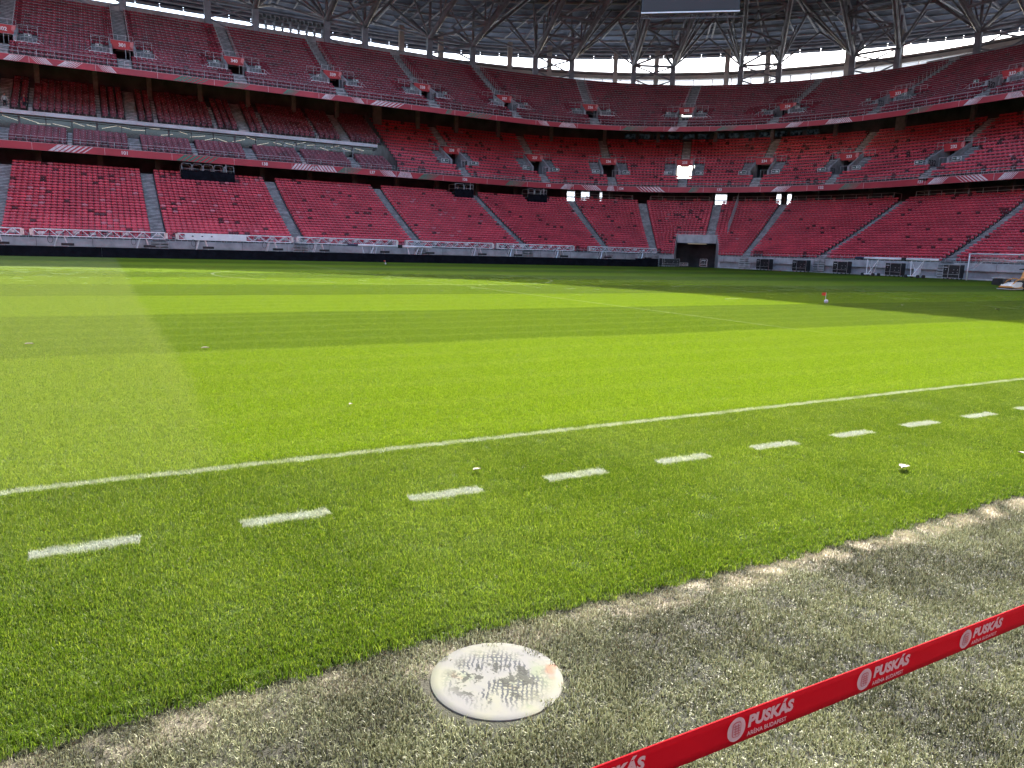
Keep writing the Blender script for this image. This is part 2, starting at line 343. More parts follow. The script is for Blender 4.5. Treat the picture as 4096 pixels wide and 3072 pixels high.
def grass_object(name, V, pts, rots, scl, z, m, label):
    n = len(V) // 5
    me = bpy.data.meshes.new(name); fs = []
    for i in range(n): b = 5 * i; fs.append((b, b + 1, b + 2, b + 3)); fs.append((b + 3, b + 2, b + 4))
    allv = np.concatenate([V, np.column_stack([pts, np.full(len(pts), z)])])
    me.from_pydata(allv.tolist(), [], fs); me.materials.append(m)
    a = me.attributes.new('is_pt', 'BOOLEAN', 'POINT'); a.data.foreach_set('value', np.concatenate([np.zeros(len(V), bool), np.ones(len(pts), bool)]))
    a = me.attributes.new('rz', 'FLOAT', 'POINT'); a.data.foreach_set('value', np.concatenate([np.zeros(len(V)), rots]).astype(np.float32))
    a = me.attributes.new('sc', 'FLOAT', 'POINT'); a.data.foreach_set('value', np.concatenate([np.ones(len(V)), scl]).astype(np.float32))
    o = link(name, me); o['kind'] = 'stuff'; o['label'] = label; o['category'] = 'grass'
    ng = bpy.data.node_groups.new(name + '_scatter', 'GeometryNodeTree')
    ng.interface.new_socket('Geometry', in_out='INPUT', socket_type='NodeSocketGeometry'); ng.interface.new_socket('Geometry', in_out='OUTPUT', socket_type='NodeSocketGeometry')
    N = ng.nodes; L = ng.links; gi = N.new('NodeGroupInput'); go = N.new('NodeGroupOutput')
    def attr(nm, typ): q = N.new('GeometryNodeInputNamedAttribute'); q.data_type = typ; q.inputs[0].default_value = nm; return next(s for s in q.outputs if s.enabled and s.name == 'Attribute')
    sep = N.new('GeometryNodeSeparateGeometry'); sep.domain = 'POINT'; L.new(gi.outputs[0], sep.inputs[0]); L.new(attr('is_pt', 'BOOLEAN'), sep.inputs[1])
    m2p = N.new('GeometryNodeMeshToPoints'); L.new(sep.outputs[0], m2p.inputs[0])
    iop = N.new('GeometryNodeInstanceOnPoints'); L.new(m2p.outputs[0], iop.inputs['Points']); L.new(sep.outputs[1], iop.inputs['Instance'])
    cx = N.new('ShaderNodeCombineXYZ'); L.new(attr('rz', 'FLOAT'), cx.inputs[2]); L.new(cx.outputs[0], iop.inputs['Rotation'])
    cs = N.new('ShaderNodeCombineXYZ'); cs.inputs[0].default_value = 1; cs.inputs[1].default_value = 1; L.new(attr('sc', 'FLOAT'), cs.inputs[2]); L.new(cs.outputs[0], iop.inputs['Scale'])
    L.new(iop.outputs[0], go.inputs[0])
    md = o.modifiers.new('scatter', 'NODES'); md.node_group = ng; return o
def wedge(x, y, rmax, marg=R_(7)):
    r = np.hypot(x, y); a = np.arctan2(y, x); half = math.atan(2048 / F_PX) + marg
    return (r < rmax) & (np.abs(a - YAW) < half + .7 / np.maximum(r, .4))
def grid_pts(x0, x1, y0, y1, st):
    X, Y = np.meshgrid(np.arange(x0, x1, st), np.arange(y0, y1, st)); P = np.column_stack([X.ravel(), Y.ravel()]); return P + rng.uniform(-st * .12, st * .12, P.shape)
def grass_fields():
    st = .28
    P = grid_pts(-8, 48, EDGE, 48, st); rr = np.hypot(P[:, 0], P[:, 1]); keep = wedge(P[:, 0], P[:, 1], 48) & (np.random.default_rng(12).random(len(P)) < np.clip((48 - rr) / 24, 0, 1)) & (P[:, 1] > edge_y(P[:, 0]) + .20); P = P[keep]
    r = np.hypot(P[:, 0], P[:, 1]); sc = np.clip(1.08 - r / 90, .55, 1) * np.random.default_rng(3).uniform(.85, 1.15, len(P))
    grass_object('grass', blade_patch(3600, .43, .016, .029, .0034, .50, 1.5, 1), P, np.random.default_rng(4).uniform(0, 6.28, len(P)), sc, 0, M['blade'], 'short mown natural grass covering the pitch')
    # narrow strips along the cut edge, longer and shaggier
    n = 420; xs = np.linspace(-3, 16, n); Pe = np.column_stack([xs, edge_y(xs) + .035]); Pe2 = np.column_stack([xs + .02, edge_y(xs) + .10]); Pe3 = np.column_stack([xs + .01, edge_y(xs) + .165]); Pe4 = np.column_stack([xs + .03, edge_y(xs) - .02 + .02 * np.sin(xs * 31)])
    Pe = np.concatenate([Pe, Pe2, Pe3, Pe4]); grass_object('edge_grass', blade_patch(150, .10, .020, .044, .0036, .60, 1.5, 2), Pe, np.random.default_rng(5).uniform(0, 6.28, len(Pe)), np.random.default_rng(6).uniform(.7, 1.25, len(Pe)), -.012, M['blade'], 'shaggy uncut grass along the edge of the natural turf')
    st = .26
    P = grid_pts(-4, 14, .4, EDGE + .1, st); keep = wedge(P[:, 0], P[:, 1], 14, R_(12)) & (P[:, 1] < edge_y(P[:, 0]) - .05)
    P = P[keep]; d = np.hypot(P[:, 0] - 1.21, P[:, 1] - 2.26); Pk = P[d > .27 + .17]
    V = blade_patch(2100, .36, .014, .029, .0034, .80, 1.35, 3)
    grass_object('artificial_grass', V, Pk, np.random.default_rng(8).uniform(0, 6.28, len(Pk)), np.random.default_rng(9).uniform(.8, 1.2, len(Pk)), -.022, M['artblade'], 'worn olive artificial grass in the foreground')
    # small tufts fill in round the white disc
    Q = grid_pts(.55, 1.9, 1.6, 2.95, .06); d = np.hypot(Q[:, 0] - 1.21, Q[:, 1] - 2.26); Q = Q[(d > .268) & (d < .60) & (Q[:, 1] < edge_y(Q[:, 0]) - .05)]
    grass_object('disc_edge_grass', blade_patch(90, .075, .014, .029, .0040, .7, 1.35, 5), Q, np.random.default_rng(10).uniform(0, 6.28, len(Q)), np.random.default_rng(11).uniform(.8, 1.3, len(Q)), -.022, M['artblade'], 'artificial grass fibres round the white disc')
grass_fields()

# ------------------------------------------------------------------ bowl curves
CX, CY, TC = 50., 58., 42.0
def curve(a, b, n=2.0):
    def f(t):
        if t <= 50: return (t, CY + b)
        if t >= 50 + TC: return (CX + a, CY - (t - 50 - TC))
        ph = (t - 50) / TC * math.pi / 2; c = math.sin(ph); s = math.cos(ph); r = (c ** n + s ** n) ** (-1 / n)
        return (CX + a * r * c, CY + b * r * s)
    return f
WP = [(50., 79.), (68.9, 79.), (73.5, 75.2), (73.5, 58.)]; WS = [math.dist(WP[i], WP[i + 1]) for i in range(3)]; WT = sum(WS)
JL, JR = 50 + WS[0] / WT * TC, 50 + (WS[0] + WS[1]) / WT * TC          # tunnel jambs
def wall(t):
    if t <= 50: return (t, 79.)
    if t >= 50 + TC: return (73.5, 58 - (t - 50 - TC))
    d = (t - 50) / TC * WT
    for i in range(3):
        if d <= WS[i] + 1e-9:
            k = d / WS[i]; return tuple(WP[i][j] + (WP[i + 1][j] - WP[i][j]) * k for j in (0, 1))
        d -= WS[i]
    return (73.5, 58.)
class Tier:
    def __init__(s, F, B, z0, z1, rows, k=.1): s.F, s.B, s.z0, s.z1, s.rows, s.k = F, B, z0, z1, rows, k
    def xy(s, t, q):
        f = s.F(t); b = s.B(t); return (f[0] + (b[0] - f[0]) * q, f[1] + (b[1] - f[1]) * q)
    def z(s, q): return s.z0 + (s.z1 - s.z0) * ((1 - s.k) * q + s.k * q * q)
    def P(s, t, q, dz=0.0): x, y = s.xy(t, q); return (x, y, s.z(q) + dz)
    def rowz(s, k): return s.z((k) / s.rows)                 # tread level of row k
    def ang(s, t):
        f = s.F(t); b = s.B(t); return math.atan2(f[1] - b[1], f[0] - b[0]) - math.pi / 2   # local +y points to the pitch
    def len(s, q, t0, t1, n=24):
        L = 0; p = s.xy(t0, q)
        for i in range(1, n + 1): c = s.xy(t0 + (t1 - t0) * i / n, q); L += math.dist(p, c); p = c
        return L
    def speed(s, t, q): return math.dist(s.xy(t - .05, q), s.xy(t + .05, q)) / .1
T1 = Tier(wall, curve(38.5, 37), 1.55, 9.0, 24, .12)
T2 = Tier(curve(35, 35.5), curve(48, 48.5), 11.3, 19.4, 16)
VA = Tier(curve(35, 35.5), curve(39.2, 39.7), 11.25, 13.0, 5, 0)
VB = Tier(curve(40.2, 40.4), curve(48, 48.5), 15.12, 19.5, 10, 0)
T3 = Tier(curve(36.3, 35.3), curve(56, 51, 2.45), 19.75, 29.25, 20)
RIB1 = curve(35, 35); RIB2 = curve(36, 35)
TMIN, TMAX, TDIV = -24.0, 124.0, 33.8
def stations(t0, t1, extra=(), st=1.5):
    n = max(1, int(math.ceil((t1 - t0) / st))); a = [t0 + (t1 - t0) * i / n for i in range(n + 1)]
    a += [e for e in extra if t0 < e < t1]; return sorted(set(round(x, 3) for x in a))
def terrace(T, t0, t1, holes, mats):                        # stepped concrete; holes = (ta, tb, row_a, row_b)
    mb = MB(); ex_ = [h[0] for h in holes] + [h[1] for h in holes]; S = stations(t0, t1, ex_)
    for i in range(len(S) - 1):
        a, b = S[i], S[i + 1]; m = (a + b) / 2
        for k in range(T.rows):
            if any(h[0] < m < h[1] and h[2] <= k < h[3] for h in holes): continue
            q0, q1 = k / T.rows, (k + 1) / T.rows; z = T.rowz(k); zn = T.rowz(k + 1)
            pa, pb, pc, pd = T.xy(a, q0), T.xy(b, q0), T.xy(b, q1), T.xy(a, q1)
            mb.quad((*pa, z), (*pd, z), (*pc, z), (*pb, z))
            mb.quad((*pd, z), (*pd, zn), (*pc, zn), (*pc, z))
    return mb.mesh('terrace', mats)
def ribbon(f, z0, z1, t0, t1, st=1.5, thick=.12, out=True):  # vertical band following a curve, with thickness
    mb = MB(); S = stations(t0, t1, st=st)
    def nrm(t):
        a = f(t - .05); b = f(t + .05); d = (b[0] - a[0], b[1] - a[1]); L = math.hypot(*d); return (-d[1] / L, d[0] / L)
    for i in range(len(S) - 1):
        a, b = S[i], S[i + 1]; A, B = f(a), f(b); na, nb = nrm(a), nrm(b)
        A2 = (A[0] + na[0] * thick, A[1] + na[1] * thick); B2 = (B[0] + nb[0] * thick, B[1] + nb[1] * thick)
        mb.quad((*A, z0), (*B, z0), (*B, z1), (*A, z1)); mb.quad((*A, z1), (*B, z1), (*B2, z1), (*A2, z1)); mb.quad((*A, z0), (*A2, z0), (*B2, z0), (*B, z0)); mb.quad((*A2, z0), (*A2, z1), (*B2, z1), (*B2, z0))
        if i == 0: mb.quad((*A, z0), (*A, z1), (*A2, z1), (*A2, z0))
        if i == len(S) - 2: mb.quad((*B, z0), (*B2, z0), (*B2, z1), (*B, z1))
    return mb
def strip(f0, z0, f1, z1, t0, t1, mb=None, st=2.0):
    mb = mb or MB(); S = stations(t0, t1, st=st)
    for a, b in zip(S[:-1], S[1:]): mb.quad((*f0(a), z0), (*f1(a), z1), (*f1(b), z1), (*f0(b), z0))
    return mb

# ------------------------------------------------------------------ seats
def seat_arrays(w=.49, hi=.85, tab=False, low=.585):
    V = []; Fc = []; Mi = []
    def add(vs_, fs, m=0):
        b = len(V); V.extend(vs_); Fc.extend([tuple(i + b for i in f) for f in fs]); Mi.extend([m] * len(fs))
    h = w / 2
    # backrest: wrapped shell, bulging forward at mid height, rounded top corners, hollow lower edge
    xs = [-h, -h * .5, h * .5, h]; ys = [.055, .0, .0, .055]; top = [hi - .045, hi, hi, hi - .045]; lo = [low + .05, low, low, low + .05]
    vs_ = []
    for x, y, tz, lz in zip(xs, ys, top, lo): vs_ += [(x, y - .045, lz), (x, y + .015, lz + .075), (x, y - .03, tz), (x, y - .075, tz - .01)]
    fs = []
    for i in range(3):
        a = 4 * i; fs += [(a, a + 4, a + 5, a + 1), (a + 1, a + 5, a + 6, a + 2), (a + 2, a + 6, a + 7, a + 3), (a + 3, a + 7, a + 4, a)]
    fs += [(0, 1, 2, 3), (15, 14, 13, 12)]
    add(vs_, fs)
    # tipped-up pan in front, lower than the back
    p = h * .90
    vs_ = [(-p, .08, .24), (p, .08, .24), (p, .10, .50), (-p, .10, .50), (-p * .8, .22, .22), (p * .8, .22, .22), (p * .85, .17, .48), (-p * .85, .17, .48)]
    add(vs_, [(4, 5, 6, 7), (0, 4, 7, 3), (5, 1, 2, 6), (7, 6, 2, 3), (0, 1, 5, 4)])
    # bracket
    add([(-.03, -.02, .0), (.03, -.02, .0), (.03, -.03, .62), (-.03, -.03, .62)], [(0, 1, 2, 3)], 1)
    if tab:
        add([(-.015 - h, .075, .50), (.015 - h, .075, .50), (.015 - h, .075, .62), (-.015 - h, .075, .62)], [(0, 1, 2, 3)], 2)
        add([(-.03, .035, .70), (.03, .035, .70), (.03, .035, .73), (-.03, .035, .73)], [(0, 1, 2, 3)], 2)
    return np.array(V, float), Fc, Mi
def rows_of_seats(T, t0, t1, aisles, holes, pitch, skip_rows=()):
    out = []                                                  # x, y, z, ang, t, row
    for k in range(T.rows):
        if k in skip_rows: continue
        q = (k + .52) / T.rows
        cuts = [(c - hw / max(.3, T.speed(c, q)), c + hw / max(.3, T.speed(c, q))) for c, hw in aisles] + [(h[0], h[1]) for h in holes if h[2] <= k < h[3]]
        cuts = sorted(cuts); segs = []; cur = t0
        for a, b in cuts:
            if a > cur: segs.append((cur, a))
            cur = max(cur, b)
        if cur < t1: segs.append((cur, t1))
        z = T.rowz(k)
        for a, b in segs:
            L = T.len(q, a, b); n = int((L - .06) / pitch)
            if n < 1: continue
            tt = np.linspace(a, b, 61); pts = np.array([T.xy(x, q) for x in tt]); cl = np.concatenate([[0], np.cumsum(np.hypot(*np.diff(pts, axis=0).T))])
            ss = (np.arange(n) + .5) * (cl[-1] / n); ts = np.interp(ss, cl, tt)
            for t in ts:
                x, y = T.xy(t, q); out.append((x, y, z, T.ang(t), t, k))
    return np.array(out)
def build_seats(T, parent, S, arr, mats, cls, n_ind=300, near_key=None):
    """nearest 300 seats become parts of their own, the rest one joined part; cls = colour class per seat"""
    V, Fc, Mi = arr; vis = near_key(S); order = np.argsort(vis); ind = order[:n_ind]; rest = order[n_ind:]
    meshes = {}
    for c in set(cls.tolist()):
        me = bpy.data.meshes.new('seat'); me.from_pydata(V.tolist(), [], Fc); [me.materials.append(m) for m in (mats[c], M['rail'], M['tab'])]
        me.polygons.foreach_set('material_index', Mi); meshes[c] = me
    pinv = inv_of(parent)
    for i in ind:
        o = bpy.data.objects.new('seat', meshes[int(cls[i])]); C.objects.link(o); o.location = S[i, :3]; o.rotation_euler = (0, 0, S[i, 3]); o.parent = parent; o.matrix_parent_inverse = pinv
    n = len(rest); nv = len(V); cs, sn = np.cos(S[rest, 3]), np.sin(S[rest, 3])
    A = np.empty((n, nv, 3)); A[:, :, 0] = S[rest, 0][:, None] + cs[:, None] * V[:, 0] - sn[:, None] * V[:, 1]; A[:, :, 1] = S[rest, 1][:, None] + sn[:, None] * V[:, 0] + cs[:, None] * V[:, 1]; A[:, :, 2] = S[rest, 2][:, None] + V[:, 2]
    loops = np.concatenate([np.array(f) for f in Fc]); cnt = np.array([len(f) for f in Fc]); starts1 = np.concatenate([[0], np.cumsum(cnt)[:-1]]); nl = len(loops)
    me = bpy.data.meshes.new('seats'); me.vertices.add(n * nv); me.vertices.foreach_set('co', A.ravel())
    me.loops.add(n * nl); me.loops.foreach_set('vertex_index', (loops[None, :] + (np.arange(n) * nv)[:, None]).ravel().astype(np.int32))
    me.polygons.add(n * len(Fc)); me.polygons.foreach_set('loop_start', (starts1[None, :] + (np.arange(n) * nl)[:, None]).ravel().astype(np.int32))
    nm = len(mats); mi = np.array(Mi); mm = np.where(mi[None, :] == 0, cls[rest][:, None], nm + mi[None, :] - 1)
    for m in list(mats) + [M['rail'], M['tab']]: me.materials.append(m)
    me.polygons.foreach_set('material_index', mm.ravel().astype(np.int32)); me.update(calc_edges=True); me.validate()
    o = link('seat_rows', me, parent, True); o['kind'] = 'stuff'; return o
CAMXY = (0, 0)
def nearest(S):                                               # inside the picture first, then nearest
    a = np.arctan2(S[:, 1], S[:, 0]); d = np.hypot(S[:, 0], S[:, 1]); return d + 1000 * (np.abs(a - YAW) > math.atan(2048 / F_PX) - .01)
def seat_classes(S, pd, pp, seed, clus=True):
    g = np.random.default_rng(seed); u = g.random(len(S)); c = np.zeros(len(S), int)
    if clus:
        w = .5 + .9 * np.sin(S[:, 4] * .55 + 1.0) * np.sin(S[:, 5] * .45); w = np.clip(w, .15, 1.6)
        near = np.clip(1.5 - (S[:, 4] + 8) / 45.0, .12, 1.4)
    else: w = 1.0; near = 1.0
    c[u < pd * w] = 1; c[u > 1 - pp * w * near] = 2; return c

def stair_mesh(T, t, q0, q1, half, per=2, z_off=.012):
    mb = MB(); n = int(round((q1 - q0) * T.rows * per)); ang = T.ang(t)
    lat = Vector((math.cos(ang), math.sin(ang), 0)); 
    for i in range(n):
        a = q0 + (q1 - q0) * i / n; b = q0 + (q1 - q0) * (i + 1) / n; p = Vector((*T.xy(t, a), 0)); r = Vector((*T.xy(t, b), 0))
        za = T.z(a) - .35; zb = T.z(b) + z_off
        P = lambda c, s, z: (c + lat * (s * half) + Vector((0, 0, z)))
        nz = zb - .055
        mb.cur = 0; mb.quad(P(p, 1, za), P(p, -1, za), P(p, -1, nz), P(p, 1, nz))
        mb.cur = 1; mb.quad(P(p, 1, nz), P(p, -1, nz), P(p, -1, zb), P(p, 1, zb))
        mb.cur = 0; mb.quad(P(p, 1, zb), P(p, -1, zb), P(r, -1, zb), P(r, 1, zb))
        for s in (1, -1): mb.quad(P(p, s, za), P(p, s, zb), P(r, s, zb), P(r, s, za))
    return mb
def text_mesh(txt, size, m, shear=0.0, offset=0.0, extrude=.01, align='CENTER', spacing=1.0):
    cu = bpy.data.curves.new('txt', 'FONT'); cu.body = txt; cu.size = size; cu.shear = shear; cu.offset = offset; cu.extrude = extrude; cu.align_x = align; cu.align_y = 'CENTER'; cu.space_character = spacing; cu.resolution_u = 3
    o = bpy.data.objects.new('txt', cu); C.objects.link(o); dg = bpy.context.evaluated_depsgraph_get(); me = bpy.data.meshes.new_from_object(o.evaluated_get(dg)); bpy.data.objects.remove(o); bpy.data.curves.remove(cu)
    me.materials.clear(); me.materials.append(m); return me
def place_text(name, me, p, ang, parent, tilt=math.pi / 2, ws=True):
    # upright text: local x to the reader's right, facing local -normal; ang = tier angle (local +y towards pitch)
    o = link(name, me, parent, False); Mw = Matrix.Translation(p) @ Matrix.Rotation(ang + math.pi, 4, 'Z') @ Matrix.Rotation(tilt, 4, 'X')
    me.transform(Mw); return o

# ------------------------------------------------------------------ LOWER TIER
A1S = [-22.0, -8.65, 4.6, 17.95, 31.4, 45.5, 57.6, 65.3, 73.1, 79.8, 91.3, 106.3, 119.5]
lower = thing('lower_seating_tier', 'lowest sweep of bright red tip-up seats behind a low grey concrete wall', 'seating tier', (20, 79, 0))
DL, DR = .30, .95
TUNS = [(round(JL + DL * (k + .5) / 9, 3), round(JR - DR * (k + .5) / 9, 3), k, k + 1) for k in range(9)]
link('terrace', terrace(T1, TMIN, TMAX, TUNS, M['concrete_dark']), lower, True)
PLATS = [(8.1, 13.8, 21, 24), (42.0, 44.8, 21, 24), (52.4, 54.6, 21, 24)]
ai1 = [(t, .68 if t != 73.1 else .62) for t in A1S]
S1 = rows_of_seats(T1, TMIN, TMAX, ai1, TUNS + PLATS, .5)
keep = ~((S1[:, 4] > 56.0) & (S1[:, 5] >= 24)); S1 = S1[keep]
build_seats(T1, lower, S1, seat_arrays(), [M['red'], M['red_dark'], M['red_pink']], seat_classes(S1, .060, .050, 21), 300, nearest)
for t in A1S:
    q0 = .38 if JL < t < JR else 0.0
    mb = stair_mesh(T1, t, q0, 1.0, .60); mb.obj('stair', [M['step'], M['nosing']], lower, True)
# front wall with lip, split at the tunnel
for a, b, nm in ((TMIN, JL, 'front_wall'), (JR, TMAX, 'front_wall')):
    mb = ribbon(wall, .85, 1.60, a, b, 2.0, .30)
    w2 = lambda t, f=wall: (f(t)[0] + .25 * math.cos(T1.ang(t) - math.pi / 2), f(t)[1] + .25 * math.sin(T1.ang(t) - math.pi / 2))
    mb.obj(nm, M['concrete_pale'], lower, True)
    def inset(t, d=.25):
        an = T1.ang(t) + math.pi / 2; x, y = wall(t); return (x - d * math.cos(an), y - d * math.sin(an))
    mb = ribbon(inset, -.05, .852, a, b, 2.0, .10); mb.obj('wall_recess', M['concrete'], lower, True)
    mb = ribbon(lambda t: inset(t, -.12), -.05, .14, a, b, 2.0, .36); mb.obj('wall_foot', M['concrete_pale'], lower, True)
    # joints
    jj = MB(); t = a + 1.0
    while t < b - 1:
        an = T1.ang(t); x, y = wall(t); o = Vector((math.cos(an + math.pi / 2), math.sin(an + math.pi / 2), 0)) * .004
        jj.box((x + o.x, y + o.y, 1.22), (.03, .012, .74), an); t += 4.4
    jj.obj('wall_joints', M['concrete_dark'], lower, True)
    # front rail over the wall
    rl = MB(); S = stations(a + .1, b - .1, st=1.5)
    for u0, u1 in zip(S[:-1], S[1:]):
        for z in (1.72, 1.95): rl.tube((*wall(u0), z), (*wall(u1), z), .02, 5, cap=False)
    for u0 in S: rl.tube((*wall(u0), 1.55), (*wall(u0), 1.97), .022, 5)
    rl.obj('front_rail', M['rail'], lower, True)
# pitch gates at the foot of the stairs
for t in A1S:
    if JL - 1 < t < JR + 1: continue
    an = T1.ang(t); g = MB(); x, y = wall(t); lat = Vector((math.cos(an), math.sin(an), 0)); nrm = Vector((math.cos(an + math.pi / 2), math.sin(an + math.pi / 2), 0)); c0 = Vector((x, y, 0)) + nrm * .10
    for k in range(6): 
        zt = 1.55 - k * .27; g.cur = 0; pc = c0 + nrm * (.02 + k * .012); g.box((pc.x, pc.y, zt - .17), (1.5, .05, .17), an); g.cur = 1; g.box((pc.x, pc.y, zt - .06), (1.5, .06, .05), an)
    g.obj('gate_steps', [M['step'], M['nosing']], lower, True)
    g = MB()
    for s in (-.78, -.05, .05, .78): p = c0 + nrm * .16 + lat * s; g.tube((p.x, p.y, .3), (p.x, p.y, 1.5), .02, 5)
    for z in (.45, .8, 1.15, 1.48):
        p = c0 + nrm * .16 - lat * .78; q = c0 + nrm * .16 + lat * .78; g.tube((p.x, p.y, z), (q.x, q.y, z), .016, 5)
    g.obj('gate', M['rail'], lower, True)
# seat-row end brackets along aisles (dark)
# players' / service tunnel in the corner
tq = 9 / T1.rows
tun = MB(); zt = T1.z(tq)
jl0, jr0 = wall(JL), wall(JR); jl1, jr1 = T1.xy(JL + DL, tq), T1.xy(JR - DR, tq); jl2, jr2 = T1.xy(JL + DL, .95), T1.xy(JR - DR, .95)
def prism(mb, a, b, z0, za, zb, th, side):                   # sloping side wall between plan points a -> b
    d = Vector((b[0] - a[0], b[1] - a[1], 0)).normalized(); nrm = Vector((-d.y, d.x, 0)) * th * side
    A = Vector((*a, 0)); B = Vector((*b, 0)); q = [A, B, B + nrm, A + nrm]
    lo = [p + Vector((0, 0, z0)) for p in q]; hi = [q[0] + Vector((0, 0, za)), q[1] + Vector((0, 0, zb)), q[2] + Vector((0, 0, zb)), q[3] + Vector((0, 0, za))]
    mb.add(lo + hi, [(0, 1, 5, 4), (1, 2, 6, 5), (2, 3, 7, 6), (3, 0, 4, 7), (4, 5, 6, 7), (3, 2, 1, 0)])
for w_ in ((jl0, jl1, 1.85, zt + .45, .35, 1), (jr0, jr1, 1.85, zt + .45, .35, -1), (jl1, jl2, 3.3, 3.3, .3, 1), (jr1, jr2, 3.3, 3.3, .3, -1)):
    tun = MB(); prism(tun, w_[0], w_[1], -.2, w_[2], w_[3], w_[4], w_[5]); tun.obj('tunnel_wall', M['concrete_pale'], lower, True)
b = MB(); cz = (3.3 + zt + .35) / 2; mid = ((jl1[0] + jr1[0]) / 2, (jl1[1] + jr1[1]) / 2); an = math.atan2(jr1[1] - jl1[1], jr1[0] - jl1[0]); W = math.dist(jl1, jr1)
b.box((mid[0], mid[1], cz), (W, .5, zt + .35 - 3.3), an); b.obj('tunnel_lintel', M['concrete_pale'], lower, True)
b = MB(); b.quad((*jl1, 3.3), (*jl2, 3.3), (*jr2, 3.3), (*jr1, 3.3)); b.quad((*jl2, -.2), (*jr2, -.2), (*jr2, 3.3), (*jl2, 3.3)); b.obj('tunnel_back', M['soffit'], lower, True)
b = MB(); m2 = (mid[0] * .75 + (jl2[0] + jr2[0]) / 2 * .25, mid[1] * .75 + (jl2[1] + jr2[1]) / 2 * .25); b.box((m2[0], m2[1], 3.22), (2.6, .3, .07), an); b.obj('tunnel_lamp', emis('tunnel_lamp', (.9, .82, .6), .06), lower, True)
rl = MB(); rl.tube((*jl1, zt + .75), (*jr1, zt + .75), .022, 5); rl.tube((*jl1, zt + .55), (*jr1, zt + .55), .018, 5)
for k in range(6): p = (jl1[0] + (jr1[0] - jl1[0]) * k / 5, jl1[1] + (jr1[1] - jl1[1]) * k / 5); rl.tube((*p, zt + .3), (*p, zt + .76), .018, 5)
rl.obj('tunnel_rail', M['rail'], lower, True)
# segregation screen that climbs beside the tunnel
sg = MB(); fr = MB(); tS = JR + .35
for k in range(9, 24):
    a = T1.P(tS, k / 24); c = T1.P(tS, (k + 1) / 24); sg.quad((a[0], a[1], a[2] + .1), (c[0], c[1], c[2] + .1), (c[0], c[1], c[2] + 1.9), (a[0], a[1], a[2] + 1.9)); fr.tube((a[0], a[1], a[2]), (a[0], a[1], a[2] + 1.95), .03, 5); fr.tube((a[0], a[1], a[2] + 1.93), (c[0], c[1], c[2] + 1.93), .03, 5)
fr.obj('screen_frame', M['rail'], lower, True); sg.obj('screen_pane', M['clear'], lower, True)

# concourse behind the lower tier
cb1 = curve(38.5, 37); cbk1 = curve(48.5, 47)
mb = strip(cb1, 9.0, cbk1, 9.0, TMIN, TMAX); mb.obj('concourse_floor', M['concrete'], lower, True)
OPEN1 = [(59.0, 59.75), (60.3, 61.1), (62.0, 62.25), (72.3, 73.3), (77.5, 77.9), (78.4, 78.75), (92.3, 93.0)]
cuts = [TMIN] + [x for o in OPEN1 for x in o] + [TMAX]
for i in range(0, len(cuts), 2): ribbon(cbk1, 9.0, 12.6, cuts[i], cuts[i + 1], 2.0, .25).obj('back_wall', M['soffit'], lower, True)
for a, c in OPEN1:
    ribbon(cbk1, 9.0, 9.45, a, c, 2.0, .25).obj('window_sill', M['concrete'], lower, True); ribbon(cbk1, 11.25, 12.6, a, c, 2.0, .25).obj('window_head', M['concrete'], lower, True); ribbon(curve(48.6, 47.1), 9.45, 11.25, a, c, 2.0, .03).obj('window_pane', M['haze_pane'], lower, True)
    mb = MB(); p = cbk1((a + c) / 2); an = T1.ang((a + c) / 2); mb.box((p[0], p[1], 10.35), (T1.speed(a, 1) * (c - a) * 1.25, .1, .12), an); mb.obj('window_bar', M['concrete_dark'], lower, True)
cc = curve(41.0, 40.0)
for k in range(-4, 21):
    t = .1 + k * 5.9 if k < 8 else 47.6 + (k - 8) * 4.95
    if t > TMAX - 2: break
    mb = MB(); mb.box((*cc(t), 10.2), (.55, .55, 2.5), T1.ang(t)); mb.obj('column', M['concrete_dark'], lower, True)
# wheelchair decks with rails and loose red seats along the right-hand half
SEATV, SEATF, SEATM = seat_arrays(); sme = bpy.data.meshes.new('loose_seat'); sme.from_pydata(SEATV.tolist(), [], SEATF); [sme.materials.append(m) for m in (M['red'], M['rail'], M['tab'])]; sme.polygons.foreach_set('material_index', SEATM)
decks = [(58.2, 64.3), (66.2, 72.2), (74.6, 79.4), (80.6, 90.2), (92.4, 105.2), (107.4, 118.5)]
for a, c in decks:
    rl = MB(); n = max(2, int(round(T1.len(1, a, c) / 1.6))); pts = [cb1(a + (c - a) * i / n) for i in range(n + 1)]
    for i in range(n):
        p, q = pts[i], pts[i + 1]
        for z in (9.32, 9.72, 10.12): rl.tube((*p, z), (*q, z), .024, 5)
        m_ = ((p[0] + q[0]) / 2, (p[1] + q[1]) / 2); rl.tube((*p, 9.0), (*m_, 9.30), .02, 4); rl.tube((*q, 9.0), (*m_, 9.30), .02, 4)
    for p in pts: rl.tube((*p, 8.75), (*p, 10.14), .03, 5)
    for e in (a, c):
        p = cb1(e); q = curve(40.2, 38.7)(e); rl.tube((*p, 10.12), (*q, 10.12), .024, 5); rl.tube((*q, 9.0), (*q, 10.12), .024, 5)
    rl.obj('deck_rail', M['rail'], lower, True)
    ns = max(1, int(T1.len(1, a, c) / 3.2))
    for i in range(ns):
        t = a + (c - a) * (i + .5) / ns; x, y = curve(39.6, 38.1)(t); link('loose_seat', sme, lower, True, (x, y, 9.05), (0, 0, T1.ang(t)))
        if (i * 7 + int(a)) % 3: x, y = curve(39.6, 38.1)(t + .6 / T1.speed(t, 1)); link('loose_seat', sme, lower, True, (x, y, 9.05), (0, 0, T1.ang(t)))
        
